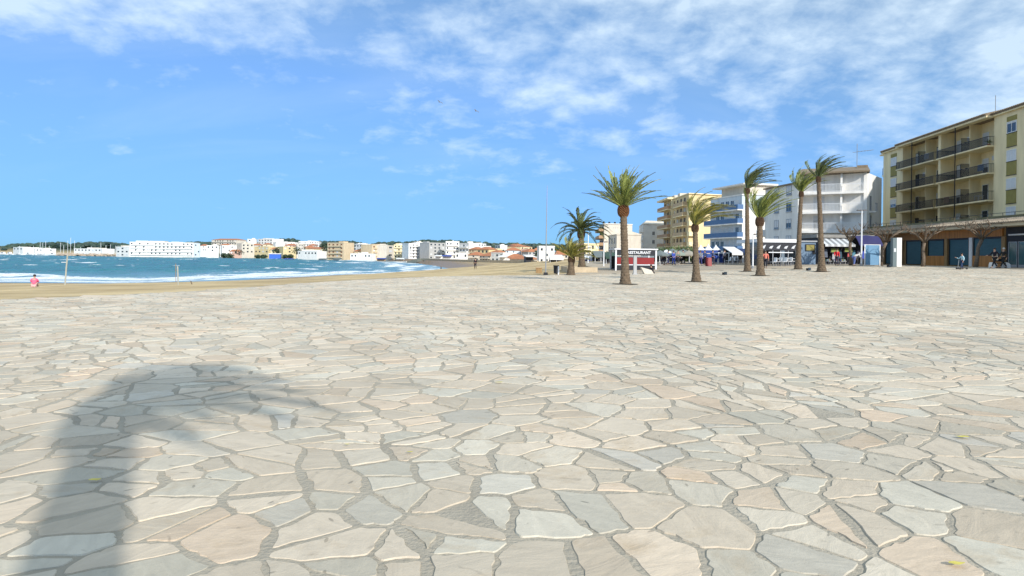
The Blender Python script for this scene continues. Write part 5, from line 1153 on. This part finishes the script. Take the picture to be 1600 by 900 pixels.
for k, (a, lb) in enumerate(((.2, 'leftmost'), (1.0, 'middle'), (1.8, 'rightmost'))):
    tt = thing('goods_stand', 'low display stand heaped with goods at the beach shop, %s of three' % lb, 'display stand', (x0_+a, 72.9, zp), 0, 'display stands at the beach shop')
    m = MB(); m.box(0, .6, 0, .5, .35, .42); m.build('tray', grey_metal, tt)
    for u in (.03, .55): m = MB(); m.box(u, u+.04, .2, .25, 0, .348); m.build('leg', grey_metal, tt)
    for j in range(5): m = MB(); m.ball((.1+.1*j, .25, .50), (.09, .12, .09+.03*(j % 2)), 7, 5, .3, j+k); m.build('goods', cloth(((.1, .25, .2), (.45, .42, .4), (.1, .12, .3), (.3, .3, .1), (.15, .05, .05))[(j+k) % 5]), tt)
# blue panel
x, y, z = local(1354, 66); wd = (1378-1354.5)/F*66
t = thing('blue_hoarding', 'plain blue rectangular hoarding standing right of the tall lamp post', 'hoarding', (x+.1, y, z)); Hh = at(1365, 383, 66).z-z
m = MB(); m.hexa([(.12, -.03, .1), (wd-.1, -.03, .1), (wd-.1, .03, .1), (.12, .03, .1), (0, -.03, Hh), (wd, -.03, Hh), (wd, .03, Hh), (0, .03, Hh)]); m.build('board', blue_panel, t)
m = MB(); m.box(-.06, wd+.06, -.05, .05, Hh+.003, Hh+.06); m.build('top_rail', white_metal, t)
for a in (-.055, wd-.05): m = MB(); m.box(a, a+.1, -.06, -.033, 0, Hh); m.build('post', white_metal, t)
# totem
x, y, z = local(1400, 63); t = thing('totem_pillar', 'square two-tone totem pillar, grey on its left face and white on its right', 'pillar', (x, y, z)); Ht = at(1405, 371.5, 63).z-z
m = MB(); m.box(.36, .82, 0, .45, 0, Ht); m.build('white_body', white, t); m = MB(); m.box(0, .357, .02, .43, 0, Ht-.01); gq = m.build('grey_body', mat('totem_grey', (.12, .16, .17), .5, .1, 1), t)
m = MB(); m.box(.08, .28, 0, .018, Ht-1.35, Ht-1.0); m.build('notice', shutter_w, gq)
# lamp posts
def lamp(label, px, ytop, d, z=None, arms=2, grp='street lamps'):
    x, y, z = local(px, d, z); H = at(px, ytop, d).z-z; t = thing('street_lamp', label, 'street lamp', (x, y, z), 0, grp)
    m = MB(); m.tube([(0, 0, 0), (0, 0, H*.5), (0, 0, H)], [.09, .075, .06], 8); m.build('pole', white_metal, t); m = MB(); m.tube([(0, 0, 0), (0, 0, .25)], .14, 8); m.build('base', grey_metal, t)
    for s_ in ((-1, 1) if arms == 2 else (1,)): m = MB(); m.hexa([(s_*.06, -.12, H-.08), (s_*.50, -.12, H-.04), (s_*.50, .12, H-.04), (s_*.06, .12, H-.08), (s_*.06, -.10, H+.05), (s_*.45, -.10, H+.05), (s_*.45, .10, H+.05), (s_*.06, .10, H+.05)]); fixn(m.build('lamp_head', darkmetal, t))
lamp('tall white street lamp with a dark double head left of the blue hoarding', 1350.5, 328.5, 66)
lamp('slim white lamp post left of the bushy bent palm, before the blue tents', 1181, 366, 66, arms=1)
lamp('distant lamp post rising just right of the dark drooping palm', 923.5, 364, 95, .0, arms=2)
lamp('short pale lamp post between the dark palm and the tall left palm', 948, 378, 82, .1, arms=1)
lamp('thin lamp post far behind the low palm, beyond the planter', 928, 384, 120, -.2, arms=1)
x, y, z = local(997, 60, .05); m = MB(); Hb = at(997, 399, 60).z-z; t = thing('concrete_pylon', 'short grey concrete pylon standing in front of the restaurant kiosk', 'bollard', (x, y, z))
m.box(-.14, .14, -.14, .14, 0, Hb); m.build('shaft', greywall, t); m = MB(); m.box(-.19, .19, -.19, .19, 0, .12); m.build('foot', greywall, t)
# flagpole
x, y, z = local(857.5, 57.5, -.03); q = at(855, 290, 57.5); t = thing('flagpole', 'very tall thin bare flagpole on a dark block at the beach edge', 'flagpole', (x, y, z))
m = MB(); m.tube([(0, 0, .25), ((q.x-x)*.5, 0, (q.z-z)*.5), (q.x-x, 0, q.z-z)], [.055, .045, .022], 8); m.build('pole', grey_metal, t)
m = MB(); m.hexa([(-.20, -.17, -.1), (.20, -.17, -.1), (.20, .17, -.1), (-.20, .17, -.1), (-.17, -.15, .26), (.17, -.15, .26), (.17, .15, .26), (-.17, .15, .26)]); m.build('base_block', darkmetal, t)
# planter
x, y, z = local(897, 66, -.05); wd = 36/F*66
t = thing('stone_planter', 'low sand-coloured stone planter wall around the dark drooping palm', 'planter', (x, y, z)); hh = at(915, 417.5, 66).z-z
m = MB(); m.box(0, wd, 0, .35, -.2, hh); m.box(wd+.003, wd+.35, 0, 9, -.2, hh-.005); m.box(-.35, -.003, 0, 9, -.2, hh-.005); m.box(0, wd, 8.6, 8.95, -.2, hh-.002); m.build('wall', limestone, t)
m = MB(); m.box(0, wd, .352, 8.598, -.2, hh-.15); m.build('soil', mat('soil', (.10, .07, .04), .95, .3, 2), t)
# clutter by the low palm
x, y, z = local(874, 59, .0); t = thing('litter_bin', 'dark slatted litter bin beside the low palm', 'litter bin', (x, y, z)); 
m = MB(); m.tube([(0, 0, .1), (0, 0, .78)], [.22, .26], 10); m.build('basket', darkmetal, t); m = MB(); m.tube([(0, 0, 0), (0, 0, .1)], .05, 6); m.build('stand', darkmetal, t); m = MB(); m.tube([(0, 0, .783), (0, 0, .83)], .28, 10); m.build('rim', darkmetal, t)
x, y, z = local(877.5, 58, .0); o = MB(); o.tube([(0, 0, 0), (0, 0, .68)], .06, 8); o.ball((0, 0, .7), .065, 8, 5); o = o.build('marker_post', white_metal, None, loc=(x, y, z)); tag(o, 'thin white marker post in front of the low palm', 'post')
x, y = gp(850, 0, 66); z = LZ(x, y); t = thing('wooden_crate', 'small brown wooden crate on the sand left of the flagpole', 'crate', (x, y, z))
m = MB(); m.box(-.5, .1, -.3, .3, .05, .55); m.build('box', wood_post, t); m = MB(); m.box(-.54, .14, -.34, .34, .553, .6); m.build('lid', brownwall, t)
# cafe awnings far left of the kiosk
def canopy(label, px0, px1, ytop, ybot, d, z, cm, side=dark_int, n=3, cat='canopy', name='cafe_canopy'):
    x0, y0 = gp(px0, 0, d); x1, _ = gp(px1, 0, d); wd = x1-x0; t = thing(name, label, cat, (x0, y0, z), 0, 'cafe canopies along the promenade'); H = at((px0+px1)/2, ytop, d).z-z; Hb = at((px0+px1)/2, ybot, d).z-z
    m = MB(); m.hexa([(-.1, -.6, Hb), (wd+.1, -.6, Hb), (wd+.1, 3, H-.1), (-.1, 3, H-.1), (-.1, -.6, Hb+.08), (wd+.1, -.6, Hb+.08), (wd+.1, 3, H), (-.1, 3, H)]); m.build('awning', cm, t)
    m = MB(); m.box(-.1, wd+.1, -.66, -.61, Hb-.22, Hb+.08); m.build('valance', cm, t)
    for k in range(n): m = MB(); a = k*wd/(n-1); m.box(a-.03, a+.03, -.5, -.44, -.2, Hb-.003); m.build('post', white_metal, t)
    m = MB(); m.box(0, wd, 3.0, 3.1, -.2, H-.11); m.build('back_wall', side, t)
canopy('white cafe awning left of the low palm with a dark inside', 864, 884, 398, 404, 112, -.5, whitefab)
canopy('grey-blue cafe awning right behind the low palm', 934, 952, 392, 400, 100, .0, greyfab)
canopy('dark green cafe awning between the dark palm and the tall left palm', 951, 968, 394, 402, 90, .1, mat('green_canvas', (.04, .08, .06), .85, .2, 1))
canopy('white market canopy with blue sides behind the stone planter', 913, 933, 397, 403, 104, -.1, whitefab, bluefab)
canopy('vivid blue front awning below the three pointed tents', 1096, 1124, 396, 401, 80, .55, bluefab)
canopy('white tensioned awning right of the blue gazebo, before the blue banded building', 1147, 1163, 385, 396, 82, .75, whitefab)
canopy('dark blue side awning left of the slim lamp post', 1164, 1186, 388, 396, 82, .8, mat('navy_canvas', (.02, .04, .12), .85, .2, 1))
canopy('long dark terrace awning behind the parasols', 1034, 1092, 391, 397, 92, .6, mat('green_canvas', (.04, .08, .06), .85, .2, 1), n=6)
canopy('low dark veranda under the white loggia building', 1278, 1300, 384, 390, 80, .9, darkmetal)
# pointed tents
for k, (px, w_) in enumerate(((1099.5, 'leftmost'), (1111, 'middle'), (1123, 'rightmost'))):
    x, y, z = local(px, 86); t = thing('pointed_tent', 'white pointed tent with blue valance, %s of three' % w_, 'tent', (x, y, z), 0, 'pointed tents on the promenade'); a = .55*11/F*86
    H = at(px, 382.5 if k != 1 else 381, 86).z-z; Hb = at(px, 391, 86).z-z; m = MB(); n = 6
    for i in range(n+1):
        s = i/n; q = a*(1-s)**1.5+.03; zz_ = Hb+(H-Hb)*s; m.v += [(-q, -q, zz_), (q, -q, zz_), (q, q, zz_), (-q, q, zz_)]
    for i in range(n):
        for j in range(4): b = i*4+j; c = i*4+(j+1) % 4; m.f.append((b, c, c+4, b+4))
    m.f.append((n*4, n*4+1, n*4+2, n*4+3)); m.build('roof', whitefab, t)
    m = MB(); m.box(-a, a, -a, a, Hb-.38, Hb-.003); m.build('valance', bluefab, t)
    for u in (-a, a-.06):
        for v in (-a, a-.06): m = MB(); m.box(u, u+.06, v, v+.06, 0, Hb-.383); m.build('post', white_metal, t)
# gazebo frame and red board
x, y, z = local(1127, 80); wd = 17/F*80; t = thing('gazebo', 'white square gazebo frame with a dark blue back curtain', 'gazebo', (x, y, z)); H = at(1136, 396, 80).z-z
for u in (0, wd-.09):
    for v in (0, 1.6): m = MB(); m.box(u, u+.09, v, v+.09, 0, H-.003); m.build('post', white_metal, t)
m = MB(); m.box(-.04, wd+.04, -.04, 1.72, H, H+.12); m.build('top_frame', white_metal, t)
m = MB(); m.box(.1, wd-.1, 1.55, 1.59, .1, H-.01); m.build('curtain', bluefab, t)
x, y, z = local(1112, 74); t = thing('red_board', 'red standing advertising board in front of the blue tents', 'sign', (x, y, z)); m = MB(); m.hexa([(-.3, -.25, 0), (.3, -.25, 0), (.3, -.20, 0), (-.3, -.20, 0), (-.3, -.03, .95), (.3, -.03, .95), (.3, .02, .95), (-.3, .02, .95)]); m.build('front_board', red_m, t)
m = MB(); m.hexa([(-.3, .20, 0), (.3, .20, 0), (.3, .25, 0), (-.3, .25, 0), (-.3, .023, .95), (.3, .023, .95), (.3, .06, .95), (-.3, .06, .95)]); m.build('back_board', red_m, t)
# parasols
for k, (px, yt, d, cm, lb) in enumerate(((1036, 391, 80, greyfab, 'grey parasol, leftmost beside the kiosk'), (1046, 390, 83, whitefab, 'off-white parasol second from the kiosk'), (1055, 388.5, 86, greyfab, 'grey parasol, tallest in the middle of the terrace'), (1063, 390.5, 82, mat('sage_canvas', (.25, .30, .25), .85, .1, 1), 'sage green parasol right of the tallest grey one'), (1072, 389, 85, greyfab, 'grey parasol fifth from the kiosk'), (1081, 391, 82, mat('sand_canvas', (.35, .32, .26), .85, .1, 1), 'sand-coloured parasol nearest the golden-green palm'))):
    x, y, z = local(px, d); H = at(px, yt, d).z-z; t = thing('parasol', lb, 'parasol', (x, y, z), 0, 'open parasols on the terrace')
    m = MB(); m.tube([(0, 0, 0), (0, 0, H)], .03, 6); m.build('pole', white_metal, t); m = MB(); n = 8; m.v = [(0, 0, H)]+[(math.cos(j*math.pi/4)*1.25, math.sin(j*math.pi/4)*1.25, H-.55) for j in range(8)]+[(math.cos(j*math.pi/4)*1.22, math.sin(j*math.pi/4)*1.22, H-.72) for j in range(8)]
    m.f = [(0, 1+j, 1+(j+1) % 8) for j in range(8)]+[(1+j, 9+j, 9+(j+1) % 8, 1+(j+1) % 8) for j in range(8)]; o = m.build('canopy', cm, t); s_ = o.modifiers.new('s', 'SOLIDIFY'); s_.thickness = .02
    m = MB(); m.tube([(0, 0, 0), (0, 0, .08)], .3, 10); m.build('base', greywall, t)
# hedge behind the terrace
m = MB(); rg = random.Random(8)
for k in range(26): q = at(1030+k*2.5, 0, 95); leafcloud(m, (q.x, q.y+rg.uniform(-1, 1), at(1030+k*2.5, 388+rg.uniform(-1, 2), 95).z-.9), (1.0, 1.2, 1.3), 60, rg, .35)
o = m.build('terrace_hedge', shrub_leaf); tag(o, 'bushy clipped hedge behind the parasol terrace under the sandy yellow building', 'hedge')
m = MB()
for k in range(10): q = at(936+k*3.2, 0, 108); leafcloud(m, (q.x, q.y, at(936+k*3.2, 398+rg.uniform(-1, 2), 108).z-.6), (1.2, 1.2, 1.2), 60, rg, .35)
o = m.build('cafe_hedge', shrub_leaf); tag(o, 'dark green hedge behind the grey-blue cafe awning', 'hedge')
# sun lounger-like seat by the kiosk
x, y, z = local(1013, 62, .1); t = thing('slanted_bench', 'pale slanted concrete seat in front of the kiosk, right of the pylon', 'bench', (x, y, z)); m = MB(); m.hexa([(-.1, -.3, 0), (.75, -.3, 0), (.75, .4, 0), (-.1, .4, 0), (-.45, -.3, .62), (.55, -.3, .34), (.55, .4, .34), (-.45, .4, .62)]); m.build('seat', white_warm, t); m = MB(); m.box(-.1, .7, -.32, .42, -.1, -.003); m.build('foot', darkmetal, t)
x, y = gp(1025, 0, 62.5); person('person in black sitting low on the seat right of the kiosk', x, y, .05, R(110), 1.65, (.015, .015, .02), (.02, .02, .03), 'sit')
# ground spotlight boxes
for px, d, lb in ((1137, 57, 'left one near the golden-green palm'), (1268, 60, 'between the two tallest right palms'), (1394, 62, 'rightmost, before the totem')):
    x, y, z = local(px, d); t = thing('floor_light', 'small black box light on the paving, '+lb, 'floor light', (x, y, z), .3, 'box lights set on the paving')
    m = MB(); m.box(-.16, .16, -.12, .12, 0, .2); m.build('housing', darkmetal, t); m = MB(); m.hexa([(-.14, -.16, .05), (.14, -.16, .05), (.14, -.122, .05), (-.14, -.122, .05), (-.14, -.15, .25), (.14, -.15, .25), (.14, -.1, .25), (-.14, -.1, .25)]); m.build('lens', glass, t)
x, y, z = local(1553, 57.2); x1 = gp(1580, 0, 57.2)[0]; wd = x1-x
t = thing('stone_bench', 'long dark-seated bench with two pale rounded stone ends', 'bench', (x, y, z))
for a in (0, wd-.36):
    m = MB(); n = 8; pr = [(0, 0), (.36, 0), (.36, .30)]+[(.36-.34*math.sin(j/n*math.pi/2)*1.0, .30+.18*math.sin(j/n*math.pi)) for j in range(1, n)]+[(0, .22)]; k_ = len(pr)
    m.v = [(a+p[0], -.28, p[1]) for p in pr]+[(a+p[0], .28, p[1]) for p in pr]; m.f = [tuple(range(k_)), tuple(range(2*k_-1, k_-1, -1))]+[(j, j+k_, (j+1) % k_+k_, (j+1) % k_) for j in range(k_)]; fixn(m.build('stone_end', white, t))
m = MB(); m.box(.365, wd-.365, -.24, .24, .38, .44); m.build('seat', darkmetal, t)
m = MB(); m.box(.365, wd-.365, .20, .24, .55, .80); m.build('backrest', darkmetal, t)
x, y, z = local(1568, 55.6); t = thing('shoulder_bag', 'cream tote bag hanging at the side of the person behind the bench', 'bag', (x+.15, y+.8, z+.72)); m = MB(); m.hexa([(-.22, -.06, 0), (.18, -.06, -.03), (.18, .06, -.03), (-.22, .06, 0), (-.26, -.03, .46), (.14, -.03, .50), (.14, .03, .50), (-.26, .03, .46)]); m.build('sack', mat('cream_bag', (.62, .56, .42), .8, .1, 4), t); m = MB(); m.tube([(-.2, 0, .45), (-.1, 0, .75), (.05, 0, .75), (.1, 0, .48)], .015, 5); m.build('strap', brownwall, t)
# scooter
x, y, z = local(1508, 55.3); t = thing('kick_scooter', 'low dark three-wheeled scooter ridden by the child', 'scooter', (x, y, z), R(80)); m = MB(); m.box(-.09, .09, -.35, .32, .10, .14); m.build('deck', darkmetal, t)
m = MB(); m.tube([(0, .32, .12), (0, .24, .80)], .018, 6); m.build('stem', grey_metal, t); m = MB(); m.tube([(-.2, .24, .80), (.2, .24, .80)], .018, 6); m.build('handlebar', darkmetal, t)
for a, b in ((-.16, .33), (.16, .33), (0, -.36)): m = MB(); m.tube([(a-.02, b, .08), (a+.02, b, .08)], .08, 12); m.build('wheel', darkmetal, t)
# beach posts
def gpost(label, pts_px, d, r_, m_, cat='post', name='beach_post'):
    b = at(*pts_px[0], d); zb = LZ(b.x, b.y); t = thing(name, label, cat, (b.x, b.y, zb)); P_ = [Vector((0, 0, -.2))]
    for q in pts_px[1:]: v = at(*q, d); P_.append(Vector((v.x-b.x, 0, v.z-zb)))
    m = MB(); m.tube(P_, r_, 8); m.build('pole', m_, t); return t
t = gpost('pale slanted net post standing in the sand left of centre of the sea view', [(101.5, 442), (103.5, 420), (105.5, 398)], 60, .065, mat('weathered_post', (.38, .38, .32), .8, .2, 3))
m = MB(); m.tube([(-.35, 0, 2.0), (.15, 0, 2.0)], .03, 5); m.build('cross_bar', white_metal, t)
t = gpost('weathered net post with a thin companion pole near the waterline', [(278.5, 449), (278, 430), (277.5, 416)], 46, .045, mat('weathered_post', (.38, .38, .32), .8, .2, 3))
m = MB(); m.tube([(-.22, .1, .2), (-.24, .1, 1.45)], .02, 5); m.build('side_pole', wood_post, t)
gpost('short dark stake leaning left in the sand right of the weathered net post', [(301.5, 450), (298, 439)], 44, .035, bark)
# gulls
for px, py, lb in ((687, 159.5, 'upper left one of the two'), (744, 173.5, 'lower right one of the two')):
    q = at(px, py, 90); t = MB(); t.ball((0, 0, 0), (.05, .22, .05), 6, 5); 
    for s_ in (-1, 1): t.hexa([(0, -.08, 0), (s_*.28, -.05, .10), (s_*.28, .06, .10), (0, .08, 0), (0, -.08, .02), (s_*.28, -.05, .12), (s_*.28, .06, .12), (0, .08, .02)]); t.hexa([(s_*.283, -.05, .10), (s_*.55, -.10, .02), (s_*.55, -.05, .02), (s_*.283, .06, .10), (s_*.283, -.05, .12), (s_*.55, -.10, .03), (s_*.55, -.05, .03), (s_*.283, .06, .12)])
    o = t.build('gull', grey_metal, None, loc=tuple(q)); o.rotation_euler = (0, .25, .9); tag(o, 'gull gliding high over the plaza, '+lb, 'bird', 'gulls in the sky'); fixn(o)
# yellow paint marks
for px, py, w_, lb in ((1505, 682, .11, 'on the right, near a joint'), (780, 597, .09, 'small one in the middle distance'), (149, 749, .09, 'inside the shadow at the lower left'), (641, 706, .05, 'left of the bottom centre'), (542, 694, .04, 'smallest, beside the shadow'), (1495, 880, .08, 'at the lower right corner')):
    q = atz(px, py, .024); w_ *= .75; m = MB(); rg = random.Random(int(px)); n = 12; m.v = [(q.x+math.cos(j*6.283/n)*w_*rg.uniform(.5, 1), q.y+math.sin(j*6.283/n)*w_*.45*rg.uniform(.5, 1), .026) for j in range(n)]; m.f = [tuple(range(n))]
    o = m.build('paint_mark', yellow_paint); tag(o, 'yellow paint splash on the paving, '+lb, 'paint mark', 'yellow paint marks on the stones')
